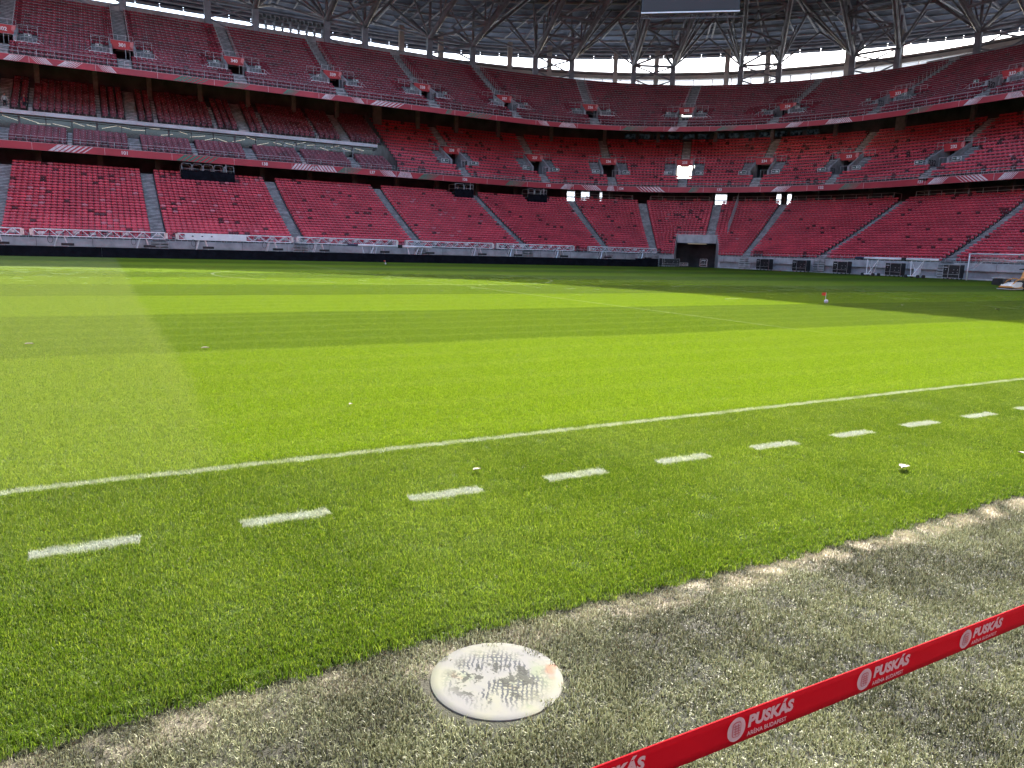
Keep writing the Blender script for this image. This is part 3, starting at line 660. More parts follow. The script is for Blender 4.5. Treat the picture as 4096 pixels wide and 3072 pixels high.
# camera platforms at the back of the lower tier
def platform(t0, t1, label):
    q = 21 / 24; tm = (t0 + t1) / 2; an = T1.ang(tm); x, y = T1.xy(tm, q); W = T1.len(q, t0, t1); zf = T1.z(1) + .15
    o = thing('camera_platform', label, 'platform', (x, y, T1.z(q)), an); h = zf - T1.z(q)
    mb = MB(); mb.cbox((0, -.06, h / 2 + .1), (W, .10, h + .65), .015); mb.obj('black_skirt', M['black'], o)
    mb = MB(); mb.box((0, -1.3, h), (W - .1, 2.3, .1)); mb.obj('deck', M['concrete_dark'], o)
    mb = MB()
    for yy in (-2.2, -.15):
        n = max(2, int(W / 1.0))
        for i in range(n):
            x0 = -W / 2 + W * i / n + .06; x1 = -W / 2 + W * (i + 1) / n - .06
            mb.path([(x0, yy, h), (x0, yy, h + 1.0), (x0 + .12, yy, h + 1.15), (x1 - .12, yy, h + 1.15), (x1, yy, h + 1.0), (x1, yy, h)], .024, 5); mb.tube((x0, yy, h + .6), (x1, yy, h + .6), .02, 5)
    for s in (-1, 1): mb.tube((s * (W / 2 - .06), -2.2, h + 1.1), (s * (W / 2 - .06), -.15, h + 1.1), .024, 5)
    mb.obj('guard_rail', M['rail'], o)
    mb = MB(); mb.tube((-W * .34, -.2, h), (-W * .34, -.2, h + 2.0), .05, 6); mb.obj('mast', M['rail'], o); return o
platform(8.1, 13.8, 'wide black camera platform with steel guard rails above the second red block from the left')
platform(42.0, 44.8, 'smaller railed camera platform left of the pair, below the 136 on the ribbon')
platform(52.4, 54.6, 'smaller railed camera platform nearest the bright windows, below the 135 on the ribbon')

# ------------------------------------------------------------------ vomitories
def vomitory(T, t, ra, rb, num, parent, wide=1.15, sidew=1.45, white_edge=False, open_sky=False):
    """entrance cut into rows ra..rb of tier T; returns hole and seat cut"""
    an = T.ang(t); qa, qb = ra / T.rows, rb / T.rows; sp = T.speed(t, (qa + qb) / 2); lat = Vector((math.cos(an), math.sin(an), 0)); nrm = Vector((-math.sin(an), math.cos(an), 0))
    F0 = Vector((*T.xy(t, qa), 0)); B0 = Vector((*T.xy(t, qb), 0)); za, zb = T.z(qa), T.z(qb); zs = zb + .45; D = (F0 - B0).length
    th = .25; p = B0 + nrm * (D * .15); h = zs + .35; back = B0 - nrm * 3.0
    def V(c, s, z): q = c + lat * s * wide; return (q.x, q.y, z)
    # dark passage: floor, sides, head and closed end
    mb = MB(); mb.add([V(F0, -1, za + .02), V(F0, 1, za + .02), V(B0, 1, za + .02), V(B0, -1, za + .02), V(back, 1, za + .02), V(back, -1, za + .02), V(B0, -1, h), V(back, -1, h), V(B0, 1, h), V(back, 1, h)],
           [(0, 1, 2, 3), (3, 2, 4, 5), (3, 5, 7, 6), (2, 8, 9, 4), (6, 7, 9, 8)] + ([] if open_sky else [(5, 4, 9, 7)]))
    o = mb.obj('entrance', M['concrete_dark'] if open_sky else M['soffit'], parent, True)
    for s in (-1, 1):
        mb = MB(); a = F0 + lat * s * wide + nrm * .1; b_ = B0 + lat * s * wide; a2 = a + lat * s * th; b2 = b_ + lat * s * th
        z0 = za - .6
        lo = [Vector((q.x, q.y, z0)) for q in (a, b_, b2, a2)]; hz = [za + 1.0, zs + .2, zs + .2, za + 1.0]; hi = [Vector((q.x, q.y, z)) for q, z in zip((a, b_, b2, a2), hz)]
        mb.add(lo + hi, [(0, 1, 5, 4), (1, 2, 6, 5), (2, 3, 7, 6), (3, 0, 4, 7), (4, 5, 6, 7), (3, 2, 1, 0)]); link('side_wall', mb.mesh('side_wall', M['concrete']), o)
    # sign: tapered red panel leaning out a little
    sc = B0 + nrm * (D * .30); W = wide * 1.0; mb = MB(); zt_, zb_ = zs + .15, zs - .75; k = .12
    def S_(s, z, d): q = sc + lat * s + nrm * d; return (q.x, q.y, z)
    P = [S_(-W * 1.02, zb_ + .0, .0), S_(W * 1.02, zb_, .0), S_(W * 1.12, zt_, .10), S_(-W * 1.12, zt_, .10), S_(-W * 1.02, zb_, -.12), S_(W * 1.02, zb_, -.12), S_(W * 1.12, zt_, -.12), S_(-W * 1.12, zt_, -.12)]
    mb.add(P, [(1, 0, 3, 2), (4, 5, 6, 7), (0, 1, 5, 4), (2, 3, 7, 6), (0, 4, 7, 3), (1, 2, 6, 5)]); link('sign', mb.mesh('sign', M['sign_red']), o)
    # facetted lighter corner of the print
    mb = MB(); e = .012
    mb.add([S_(-W * 1.05, zb_ + .08, .03 + e), S_(-W * .70, zb_ + .45, .055 + e), S_(-W * .80, zt_ - .03, .095 + e), S_(-W * 1.10, zt_ - .03, .095 + e)], [(0, 3, 2, 1)])
    link('sign_facet', mb.mesh('sign_facet', M['print_grey2']), o)
    me = text_mesh(num, .52, M['white'], 0, .012, .008); pc = sc + nrm * (.075); place_text('sign_number', me, Vector((pc.x, pc.y, (zt_ + zb_) / 2)), an, o)
    me = text_mesh(num, .95, M['black_text'], 0, .015, .006); sw = -1 if t < 70 else 1; pc = F0 + lat * sw * (wide - .012) - nrm * (D * .18)
    me.transform(Matrix.Translation((pc.x, pc.y, za + .62)) @ Matrix.Rotation(an - sw * math.pi / 2, 4, 'Z') @ Matrix.Rotation(math.pi / 2, 4, 'X')); link('wall_number', me, o)
    # flanking stairs
    for s in (-1, 1):
        dt = s * (wide + th + sidew / 2) / sp; mb = stair_mesh(T, t + dt, qa, qb, sidew / 2, 2, .02); link('side_stair', mb.mesh('side_stair', [M['step_d'], M['nosing']]), o)
        ce = F0 + lat * s * (wide + th + sidew / 2)
        if white_edge:
            mb = MB(); mb.box((ce.x + nrm.x * .06, ce.y + nrm.y * .06, za + .42), (sidew + .5, .10, .17), an); link('white_kerb', mb.mesh('white_kerb', M['white']), o)
        # railing at the foot of the side stair with the way-out plate
        mb = MB()
        for sx in (-.5, .5): q = ce + lat * sidew * sx + nrm * .12; mb.tube((q.x, q.y, za - .3), (q.x, q.y, za + .95), .025, 5)
        q0 = ce - lat * sidew * .5 + nrm * .12; q1 = ce + lat * sidew * .5 + nrm * .12
        for z in (.95, .5): mb.tube((q0.x, q0.y, za + z), (q1.x, q1.y, za + z), .022, 5)
        if white_edge:
            for f_ in (.2, .4, .6, .8): q = q0.lerp(q1, f_); mb.tube((q.x, q.y, za), (q.x, q.y, za + .95), .014, 4)
            qd = ce + lat * s * (sidew * .5 + .9) + nrm * .3; qq = q1 if s > 0 else q0; mb.tube((qq.x, qq.y, za + .95), (qd.x, qd.y, za + .2), .02, 5); mb.tube((qd.x, qd.y, za - .5), (qd.x, qd.y, za + .2), .02, 5)
        link('rail', mb.mesh('rail', M['rail']), o)
        pl = MB(); pc = ce + lat * s * .15 + nrm * .16; zc = za + .80 if not white_edge else za + 1.15
        sz = (1.05, .45) if not white_edge else (.62, .30)
        pl.cur = 1; pl.box((pc.x, pc.y, zc), (sz[0], .03, sz[1]), an); pl.cur = 0; pf = pc + nrm * .02; pl.box((pf.x, pf.y, zc), (sz[0] * .92, .02, sz[1] * .84), an)
        pl.cur = 1; pf = pc + nrm * .032
        for dx, w_, h_ in ((-.25 * s, .34, .06), (.10 * s, .14, .26), (.28 * s, .14, .20)): q = pf + lat * dx * sz[0]; pl.box((q.x, q.y, zc), (w_ * sz[0] * .9, .008, h_ * sz[1] * 2), an)
        link('exit_plate', pl.mesh('exit_plate', [M['exit_green'], M['white']]), o)
        # top rail over the side stair
        ct = B0 + lat * s * (wide + th + sidew / 2); mb = MB()
        for sx in (-.5, .0, .5): q = ct + lat * sidew * sx; mb.tube((q.x, q.y, zb), (q.x, q.y, zb + 1.0), .022, 5)
        q0 = ct - lat * sidew * .5; q1 = ct + lat * sidew * .5; mb.tube((q0.x, q0.y, zb + 1.0), (q1.x, q1.y, zb + 1.0), .022, 5); mb.tube((q0.x, q0.y, zb + .55), (q1.x, q1.y, zb + .55), .018, 5); link('rail', mb.mesh('rail', M['rail']), o)
    # guard above the sign, and gate rail in the mouth
    mb = MB(); q0 = B0 - lat * wide * 1.1; q1 = B0 + lat * wide * 1.1
    for z in (.4, .95): mb.tube((q0.x, q0.y, zs + z), (q1.x, q1.y, zs + z), .022, 5)
    for k in range(4): q = q0.lerp(q1, k / 3); mb.tube((q.x, q.y, zs), (q.x, q.y, zs + .95), .022, 5)
    link('guard_rail', mb.mesh('guard_rail', M['rail']), o); mb = MB()
    g0 = F0 - lat * wide + nrm * .1; g1 = F0 - lat * wide * .2 + nrm * .1; mb.path([(g0.x, g0.y, za), (g0.x, g0.y, za + 1.05), (g1.x, g1.y, za + 1.05), (g1.x, g1.y, za)], .022, 5); g2 = g0.lerp(g1, .5); mb.tube((g2.x, g2.y, za), (g2.x, g2.y, za + 1.05), .018, 5)
    link('gate_rail', mb.mesh('gate_rail', M['rail']), o)
    tot = wide + th + sidew
    return (t - (wide + th) / sp, t + (wide + th) / sp, ra, rb), (t - tot / sp - .02, t + tot / sp + .02, ra, rb)
M['print_grey2'] = mat('sign_facet', (.62, .20, .20), .45)
M['step_d'] = mat('step_grey_dark', (.27, .27, .275), .8, var=.2, scale=1.5)

# ------------------------------------------------------------------ MIDDLE TIER (red, right) and box tiers (maroon, left)
middle = thing('middle_seating_tier', 'middle sweep of red seats between the two red ribbons, right of the boxes', 'seating tier', (60, 93.5, 11))
V2 = [(43.95, '238'), (54.85, '237'), (62.5, '236'), (70.1, '235'), (77.65, '234'), (85.3, '233'), (95.3, '232'), (108.5, '231')]
h2, c2 = [], []
for t, n in V2:
    a, b_ = vomitory(T2, t, 3, 8, n, middle, open_sky=(n == '235')); h2.append(a); c2.append(b_)
link('terrace', terrace(T2, TDIV, TMAX, h2, M['concrete_dark']), middle, True)
S2 = rows_of_seats(T2, TDIV + .5, TMAX, [(t, .68) for t, n in V2], c2, .5)
build_seats(T2, middle, S2, seat_arrays(), [M['red'], M['red_dark'], M['red_pink']], seat_classes(S2, .06, .004, 31, False), 300, nearest)
for t, n in V2:
    stair_mesh(T2, t, 0, 3 / 16, .6).obj('stair', [M['step'], M['nosing']], middle, True); stair_mesh(T2, t, 8 / 16, 1, .6).obj('stair', [M['step'], M['nosing']], middle, True)
# dividing flank between boxes and open seats
mb = MB()
for k in range(16):
    a = T2.P(TDIV, k / 16); c = T2.P(TDIV, (k + 1) / 16); mb.quad((a[0], a[1], 11), (c[0], c[1], 11), (c[0], c[1], c[2] + .95), (a[0], a[1], c[2] + .95)); mb.quad((a[0], a[1], c[2] + .95), (c[0], c[1], c[2] + .95), (c[0] + .15, c[1], c[2] + .95), (a[0] + .15, a[1], c[2] + .95)); mb.quad((a[0] + .15, a[1], 11), (a[0] + .15, a[1], c[2] + .95), (c[0] + .15, c[1], c[2] + .95), (c[0] + .15, c[1], 11))
mb.obj('dividing_wall', M['concrete_dark'], middle, True)
def edge_rail(f, z0, t0, t1, parent, h=.55):
    rl = MB(); S = stations(t0, t1, st=1.6)
    for a, b_ in zip(S[:-1], S[1:]):
        for z in (h, h * .5): rl.tube((*f(a), z0 + z), (*f(b_), z0 + z), .02, 5, cap=False)
    for a in S: rl.tube((*f(a), z0), (*f(a), z0 + h), .02, 5)
    rl.obj('edge_rail', M['rail'], parent, True)

boxl = thing('lower_box_tier', 'short rows of dark maroon box seats directly above the lower red ribbon at left', 'seating tier', (0, 93.5, 11))
VAI = [-8.7, 3.6, 15.9, 28.6]; minor = [x + 6.0 for x in [-14.7, -8.7, -2.6, 3.6, 9.6]]
link('terrace', terrace(VA, TMIN, TDIV - .1, [], M['concrete_dark']), boxl, True)
SV = rows_of_seats(VA, TMIN, TDIV - .4, [(t, .66) for t in [-21] + VAI] + [(t + 6.1, .3) for t in [-21] + VAI[:-1]], [], .62)
build_seats(VA, boxl, SV, seat_arrays(.61, .87, True, .52), [M['vip'], M['red_dark']], (np.random.default_rng(5).random(len(SV)) < .06).astype(int), 300, nearest)
for t in VAI: stair_mesh(VA, t, 0, 1, .6).obj('stair', [M['step'], M['nosing']], boxl, True)
for t in [-2.6, 9.7, 22]: stair_mesh(VA, t, 0, 1, .22, 1).obj('stair', [M['step'], M['nosing']], boxl, True)
edge_rail(curve(35.1, 35.15), 11.35, TMIN, TDIV - .3, boxl, .55)
glz = curve(39.6, 40.3)
ribbon(glz, 12.95, 14.62, TMIN, TDIV - 1.6, 2.0, .05).obj('box_glazing', M['glass'], boxl, True)
for i in range(22):
    t = -22 + i * 2.45
    if t > TDIV - 2: break
    mb = MB(); x, y = glz(t); mb.box((x, y - .06, 13.78), (.20 if i % 3 == 0 else .08, .1, 1.66)); mb.obj('mullion', M['concrete_dark'], boxl, True)
# lit strip lamps seen through the box glass: thin bars fixed on the face of the ceiling frames
for i in range(30):
    t = -14 + i * 1.53 + random.uniform(-.3, .3)
    if t > TDIV - 3: break
    mb = MB(); x, y = glz(t); L = random.uniform(.9, 1.8); sl_ = random.choice((-.28, -.16, .16, .28, .05)); z = random.uniform(13.75, 14.40)
    mb.tube((x - L / 2, y - .035, z - sl_ * L / 2), (x + L / 2, y - .035, z + sl_ * L / 2), .016, 4); mb.obj('lamp_strip', M['strip'], boxl, True)
# guest rails and lounge chairs by the last box
rl = MB()
for i in range(9):
    x0 = 19.4 + i * 1.25; x1 = x0 + 1.12; y0 = 97.55; rl.path([(x0, y0, 13.0), (x0, y0, 14.1), (x0 + .08, y0, 14.2), (x1 - .08, y0, 14.2), (x1, y0, 14.1), (x1, y0, 13.0)], .022, 5); rl.tube((x0, y0, 13.75), (x1, y0, 13.75), .018, 5)
rl.obj('deck_rail', M['rail'], boxl, True)

boxu = thing('upper_box_tier', 'dark maroon box seats above the long white band at left', 'seating tier', (0, 98, 15))
link('terrace', terrace(VB, TMIN, TDIV - .1, [], M['concrete_dark']), boxu, True)
SV = rows_of_seats(VB, TMIN, TDIV - .4, [(t, .66) for t in [-21] + VAI] + [(t + 2.5, .24) for t in [-14] + VAI[:-1]] + [(t + 9.0, .24) for t in VAI[:-1]], [], .60)
build_seats(VB, boxu, SV, seat_arrays(.60, .87, True, .52), [M['vip'], M['red_dark']], (np.random.default_rng(6).random(len(SV)) < .06).astype(int), 300, nearest)
for t in VAI: stair_mesh(VB, t, 0, 1, .6).obj('stair', [M['step'], M['nosing']], boxu, True)
for t in VAI[:-1]:
    for d in (2.5, 9.0): stair_mesh(VB, t + d, 0, .75, .20, 1).obj('stair', [M['step_d'], M['nosing']], boxu, True)
ribbon(curve(39.8, 40.0), 14.62, 15.02, TMIN, TDIV - 1.0, 2.0, .5).obj('white_band', M['offwhite'], boxu, True)
ribbon(curve(40.0, 40.2), 14.48, 14.63, TMIN, TDIV - 1.0, 2.0, .5).obj('band_soffit', M['concrete_dark'], boxu, True)
strip(curve(39.6, 40.0), 14.34, curve(46, 46), 14.34, TMIN, TDIV - 1).obj('box_ceiling', M['soffit'], boxu, True)

# ------------------------------------------------------------------ UPPER TIER
upper = thing('upper_seating_tier', 'topmost steep sweep of dark red seats under the roof', 'seating tier', (20, 93, 19))
V3 = [(-8.0, '302'), (3.1, '301'), (14.95, '340'), (26.85, '339'), (39.1, '338'), (51.1, '337'), (59.8, '336'), (69.05, '335'), (78.3, '334'), (88.1, '333'), (99.9, '332'), (112.0, '331')]
h3, c3 = [], []
for t, n in V3:
    a, b_ = vomitory(T3, t, 3, 7, n, upper, wide=1.05, sidew=1.75, white_edge=True, open_sky=(n == '335')); h3.append(a); c3.append(b_)
link('terrace', terrace(T3, TMIN, TMAX, h3, M['concrete_dark']), upper, True)
S3 = rows_of_seats(T3, TMIN, TMAX, [(t, .72) for t, n in V3], c3, .5)
M['rail_seat_shade'] = mat('rail_seat_red_shaded', (.27, .016, .034), .5, var=.2, scale=.4, rand=.35)  # deeper red for the top seats, with shade under the roof put into it
build_seats(T3, upper, S3, seat_arrays(), [M['rail_seat_shade'], M['red_dark']], (np.random.default_rng(8).random(len(S3)) < .05).astype(int), 300, nearest)
for t, n in V3:
    stair_mesh(T3, t, 0, 3 / 20, .65).obj('stair', [M['step'], M['nosing']], upper, True); stair_mesh(T3, t, 7 / 20, 1, .65).obj('stair', [M['step_d'], M['nosing']], upper, True)
    rl = MB()
    for s in (-1, 1):
        for k in range(7, 20, 1):
            tt = t + s * .78 / T3.speed(t, k / 20); a = T3.P(tt, k / 20); rl.tube((a[0], a[1], a[2]), (a[0], a[1], a[2] + 1.0), .02, 4)
    rl.obj('aisle_posts', M['rail'], upper, True)['kind'] = 'stuff'
# rails behind each row, with staggered posts
for k in range(20):
    rl = MB(); q = (k + .96) / 20; z = T3.rowz(k); S = stations(TMIN, TMAX, st=1.6)
    cuts = [(t - .8 / T3.speed(t, q), t + .8 / T3.speed(t, q)) for t, n in V3] + [(h[0], h[1]) for h in c3 if h[2] <= k < h[3]]
    ok = lambda x: not any(a < x < b_ for a, b_ in cuts)
    for a, b_ in zip(S[:-1], S[1:]):
        if ok(a) and ok(b_): pa, pb = T3.xy(a, q), T3.xy(b_, q); rl.tube((*pa, z + 1.0), (*pb, z + 1.0), .013, 4, cap=False)
    off = (k * 1.37) % 2.7; x = TMIN + off
    while x < TMAX:
        if ok(x): p = T3.xy(x, q); rl.tube((*p, z), (*p, z + 1.02), .024, 4)
        x += 2.7 / T3.speed(x, q)
    rl.obj('row_rail', M['rail'], upper, True)['kind'] = 'stuff'
# parapet
rim = curve(56, 51, 2.45)
ribbon(rim, 28.8, 30.15, TMIN, 47, 1.5, .5).obj('parapet', M['concrete'], upper, True); ribbon(rim, 28.8, 29.75, 47, 86, 1.5, .5).obj('parapet', M['concrete'], upper, True); ribbon(rim, 28.8, 29.95, 86, TMAX, 1.5, .5).obj('parapet', M['concrete'], upper, True)
# soffit, back walls, columns under the upper tier
sof = curve(53, 51)
strip(RIB2, 19.02, sof, 23.4, TMIN, TMAX).obj('soffit', M['soffit'], upper, True)
bw = curve(50.5, 50)
OPEN2 = [(64.4 + i * 1.25, 65.35 + i * 1.25) for i in range(13)]
cuts = [TMIN] + [x for o in OPEN2 for x in o] + [TMAX]
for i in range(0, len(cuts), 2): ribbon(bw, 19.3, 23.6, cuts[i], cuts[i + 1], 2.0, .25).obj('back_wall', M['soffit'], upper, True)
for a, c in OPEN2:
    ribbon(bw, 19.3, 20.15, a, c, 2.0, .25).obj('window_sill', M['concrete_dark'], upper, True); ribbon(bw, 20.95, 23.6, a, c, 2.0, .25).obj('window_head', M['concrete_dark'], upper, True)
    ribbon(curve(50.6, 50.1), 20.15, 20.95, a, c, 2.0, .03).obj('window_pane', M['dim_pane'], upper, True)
strip(curve(48, 48.5), 19.4, bw, 19.4, TMIN, TMAX).obj('concourse_floor', M['concrete_dark'], upper, True)
COL2 = [-23.3, -17.4, -11.5, -5.7, .2, 6.0, 11.8, 17.6, 23.5, 29.4, 35.2, 41.4, 47.6, 52.6, 57.6, 62.5, 67.3, 72.3, 77.1, 82.2, 87.2, 92.8, 99.1, 105.2, 111.3]
ccol = curve(47.6, 47.4)
for i, t in enumerate(COL2):
    mb = MB(); w = 1.25 if i in (10, 20) else .52; mb.box((*ccol(t), 20.3), (w, .55, 4.6), T3.ang(t)); mb.obj('column', M['column'] if 'column' in M else M.setdefault('column', mat('column_grey', (.20, .185, .19), .8, var=.12)), upper, True)
# downlights in the soffit
for i in range(34):
    t = 74 + (i % 12) * 1.2 + random.uniform(-.3, .3); w = random.choice((.25, .4, .55)); f0, f1 = RIB2(t), sof(t); z = 19.02 + (23.4 - 19.02) * w - .04
    mb = MB(); mb.lathe([(.0, 0), (.15, 0), (.17, .05), (0, .06)], 8, (f0[0] + (f1[0] - f0[0]) * w, f0[1] + (f1[1] - f0[1]) * w, z)); mb.obj('downlight', M['lamp'], upper, True)

# ------------------------------------------------------------------ red ribbons (fascia boards)
def fascia(parent, f, z0, z1, seams, groups, nums):
    for a, b_ in zip(seams[:-1], seams[1:]):
        g = .012; ribbon(f, z0, z1, a + g, b_ - g, 1.2, .14).obj('fascia_panel', M['fascia'], parent, True)
    for a in seams[1:-1]:
        mb = MB(); an = T2.ang(a); x, y = f(a); mb.box((x, y + .0, (z0 + z1) / 2), (.035, .06, z1 - z0 - .01), an); mb.obj('fascia_joint', M['print_grey'], parent, True)
    ribbon(lambda t: (f(t)[0] + .02 * math.cos(T2.ang(t) + math.pi / 2), f(t)[1] + .02 * math.sin(T2.ang(t) + math.pi / 2)), z1 + .003, z1 + .035, seams[0], seams[-1], 1.5, .16).obj('top_trim', M['print_grey'], parent, True)
    h = z1 - z0; e0, e1 = z0 + .03, z1 - .03
    for (a, b_, kind) in groups:
        n = 7; mb = MB(); sp = T2.speed((a + b_) / 2, 0); L = b_ - a; run = min(.9 / sp, L * .3)
        def pt(t, z):
            x, y = f(t); an = T2.ang(t) + math.pi / 2; return (x + .012 * math.cos(an), y + .012 * math.sin(an), z)
        for i in range(n):
            w = L / n * (.62 - .42 * i / n) if kind in 'wg' else L / n * (.20 + .42 * i / n); x0 = a + (L - run) * i / n
            if kind == 'c':
                xm = a + L / 2 - (n - i) * L / (2 * n); ww = L / n * .32; xr = a + L / 2 + (n - i) * L / (2 * n)
                zt = e1 if i < 5 else e1 - (i - 4) * .12 * h
                for sgn, xx in ((1, xm), (-1, xr)): mb.quad(pt(xx, e0 + (e1 - e0) * 0), pt(xx + ww * sgn, e0), pt(xx + (ww + run * .6) * sgn, zt), pt(xx + run * .6 * sgn, zt))
            elif kind == 'v': mb.quad(pt(x0 + run, e0), pt(x0 + run + w, e0), pt(x0 + w, e1), pt(x0, e1))
            else: mb.quad(pt(x0, e0), pt(x0 + w, e0), pt(x0 + w + run, e1), pt(x0 + run, e1))
        mb.obj('fascia_print', M['print_green'] if kind == 'g' else M['print_white'], parent, True)
    for t, n in nums:
        me = text_mesh(n, .50, M['white'], 0, .012, .006); x, y = f(t); an = T2.ang(t); place_text('section_number', me, Vector((x + .02 * math.cos(an + math.pi / 2), y + .02 * math.sin(an + math.pi / 2), (z0 + z1) / 2)), an, parent).matrix_parent_inverse = inv_of(parent)
M['print_white'] = mat('print_white', (.70, .62, .63), .5)
G1 = [(-14, -10, 'v'), (-4.6, -.1, 'w'), (7.6, 12.5, 'g'), (20.3, 25.9, 'c'), (25.9, 29.3, 'g'), (31.4, 33.7, 'v'), (33.8, 35.9, 'c'), (36.6, 39.8, 'g'), (49.6, 52.4, 'g'), (56.3, 58.0, 'w'), (58.7, 61.1, 'v'), (61.6, 62.5, 'c'), (64.9, 68.2, 'v'), (70.6, 71.9, 'g'), (79.3, 81.5, 'w'), (86.2, 88.6, 'g'), (95.9, 98.5, 'w'), (99.1, 102.9, 'v'), (103.7, 105.9, 'w')]
G2 = [(-7.8, -5.8, 'w'), (-5.5, -3.5, 'v'), (-3.2, -.7, 'w'), (.5, 2.3, 'v'), (7.7, 11.8, 'g'), (12.9, 16.1, 'g'), (19.5, 21.6, 'g'), (24.1, 25.9, 'w'), (27.8, 29.5, 'v'), (30.2, 35.1, 'w'), (40.4, 41.6, 'g'), (43.3, 47.8, 'g'), (53.3, 54.7, 'v'), (55.7, 57.7, 'c'), (62.6, 65.7, 'g'), (67.6, 68.9, 'w'), (72.6, 75.1, 'g'), (79.7, 81.6, 'w'), (83.7, 86.4, 'c'), (91.5, 95.0, 'g'), (98.3, 100.5, 'w'), (102.7, 104.6, 'c')]
N1 = [(2.5, '101'), (17.2, '138'), (30.4, '137'), (43.4, '136'), (54.9, '135'), (63.2, '134'), (73.9, '133'), (84.4, '132'), (95.0, '131')]
seams1 = [TMIN] + [-19.2 + 6.6 * i for i in range(11)] + [52.4, 57.8, 62.8, 68.5, 72.2, 78.2, 83.0, 88.7, 95.6, 103.3, 110.2, TMAX]
seams2 = [TMIN, -17.4, -11.5, -5.6, .3, 6.2, 12.0, 17.9, 23.8, 29.8, 35.7, 41.8, 48.0, 53.1, 57.8, 62.5, 67.2, 72.0, 76.8, 82.0, 87.4, 93.0, 97.8, 104.0, 110.0, TMAX]
low_ribbon = thing('lower_ribbon', 'red ribbon board numbered 101 to 131 above the lower seats', 'fascia board', (20, 93, 10.5))
fascia(low_ribbon, RIB1, 10.50, 11.24, seams1, G1, N1)
strip(curve(35.1, 35.1), 10.49, curve(49, 47.5), 12.3, TMIN, TMAX).obj('soffit', M['soffit'], middle, True)
edge_rail(curve(35.15, 35.15), 11.27, TDIV, TMAX, middle, .5)
up_ribbon = thing('upper_ribbon', 'red ribbon board with white and green stripes below the topmost seats', 'fascia board', (20, 93, 19))
fascia(up_ribbon, RIB2, 19.03, 19.66, seams2, G2, [])
edge_rail(curve(36.2, 35.2), 19.7, TMIN, TMAX, upper, .75)

# ------------------------------------------------------------------ ROOF
roof = thing('stadium_roof', 'dark blue grey roof ring with purlins over the stands', 'roof', (80, 100, 36))
ICX, ICY, IA, IB = 32., 42., 30., 32.
def rim_n(t):
    a = rim(t - 1.2); b_ = rim(t + 1.2); d = (b_[0] - a[0], b_[1] - a[1]); L = math.hypot(*d); return (d[1] / L, -d[0] / L)      # towards the pitch
_rc = {}
def radial(t):
    k = round(t, 3)
    if k in _rc: return _rc[k]
    p = rim(t); n = rim_n(t)
    def inside(x, y): return max(0, (x - ICX) / IA) ** 2 + max(0, (y - ICY) / IB) ** 2 < 1
    d = 5.0
    while d < 75 and not inside(p[0] + n[0] * d, p[1] + n[1] * d): d += .25
    def outside(x, y): return max(0, (x - CX) / 76) ** 1.5 + max(0, (y - CY) / 72) ** 1.5 > 1
    e = 3.0
    while e < 60 and not outside(p[0] - n[0] * e, p[1] - n[1] * e): e += .25
    _rc[k] = ((p[0] - n[0] * e, p[1] - n[1] * e), (p[0] + n[0] * d, p[1] + n[1] * d)); return _rc[k]
def rin(t): return radial(t)[1]
def rout(t): return radial(t)[0]
ZO, ZI = 36.3, 40.5
def rp(t, q, dz=0.0):
    a, b_ = rout(t), rin(t); return (a[0] + (b_[0] - a[0]) * q, a[1] + (b_[1] - a[1]) * q, ZO + (ZI - ZO) * q + dz)
RT0, RT1 = -40.0, 140.0
def deckpart(q0, q1, dz, name, m):
    mb = MB(); S = stations(RT0, RT1, st=3.0)
    for a, b_ in zip(S[:-1], S[1:]): mb.quad(rp(a, q0, dz), rp(b_, q0, dz), rp(b_, q1, dz), rp(a, q1, dz))
    mb.obj(name, m, roof, True)
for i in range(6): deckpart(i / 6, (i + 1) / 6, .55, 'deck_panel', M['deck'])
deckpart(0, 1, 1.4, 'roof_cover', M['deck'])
mb = MB(); S = stations(RT0, RT1, st=3.0)
for a, b_ in zip(S[:-1], S[1:]): mb.quad(rp(a, 1, -.6), rp(b_, 1, -.6), rp(b_, 1, 1.6), rp(a, 1, 1.6))
mb.obj('inner_edge', M['steel_mid'], roof, True)
# purlins: circumferential ribs under the deck
for i in range(1, 24):
    q = i / 24; mb = MB(); S = stations(RT0, RT1, st=3.0)
    for a, b_ in zip(S[:-1], S[1:]): mb.tube(rp(a, q, .42), rp(b_, q, .42), .10 if i % 3 else .17, 4, cap=False)
    mb.obj('purlin', M['steel_mid'] if i % 3 else M['deck_lite'], roof, True)
# outer edge screen with narrow slits of daylight between its panels
t = RT0
while t < RT1:
    sp = math.dist(rout(t - .05), rout(t + .05)) / .1; st = 3.3 / sp; g = .05 / sp
    for zz0, zz1 in ((-.95, -.28), (-.22, .25), (.30, .62)):
        pass
    a, b_ = t + g, t + st - g; A, B = rp(a, 0), rp(b_, 0); mb = MB(); mb.quad((A[0], A[1], ZO - .05), (B[0], B[1], ZO - .05), (B[0], B[1], ZO + 1.9), (A[0], A[1], ZO + 1.9)); A2, B2 = rp(a, .012), rp(b_, .012); mb.quad((A[0], A[1], ZO - .05), (A2[0], A2[1], ZO - .05), (B2[0], B2[1], ZO - .05), (B[0], B[1], ZO - .05))
    mb.obj('edge_panel', M['deck'], roof, True); t += st
# walkway of ducts just inside the edge
for q, r, dz in ((.045, .28, .15), (.085, .22, -.05), (.03, .12, -.25)):
    mb = MB(); S = stations(RT0, RT1, st=3.0)
    for a, b_ in zip(S[:-1], S[1:]): mb.tube(rp(a, q, dz), rp(b_, q, dz), r, 6, cap=False)
    mb.obj('edge_duct', M['steel_dark'], roof, True)
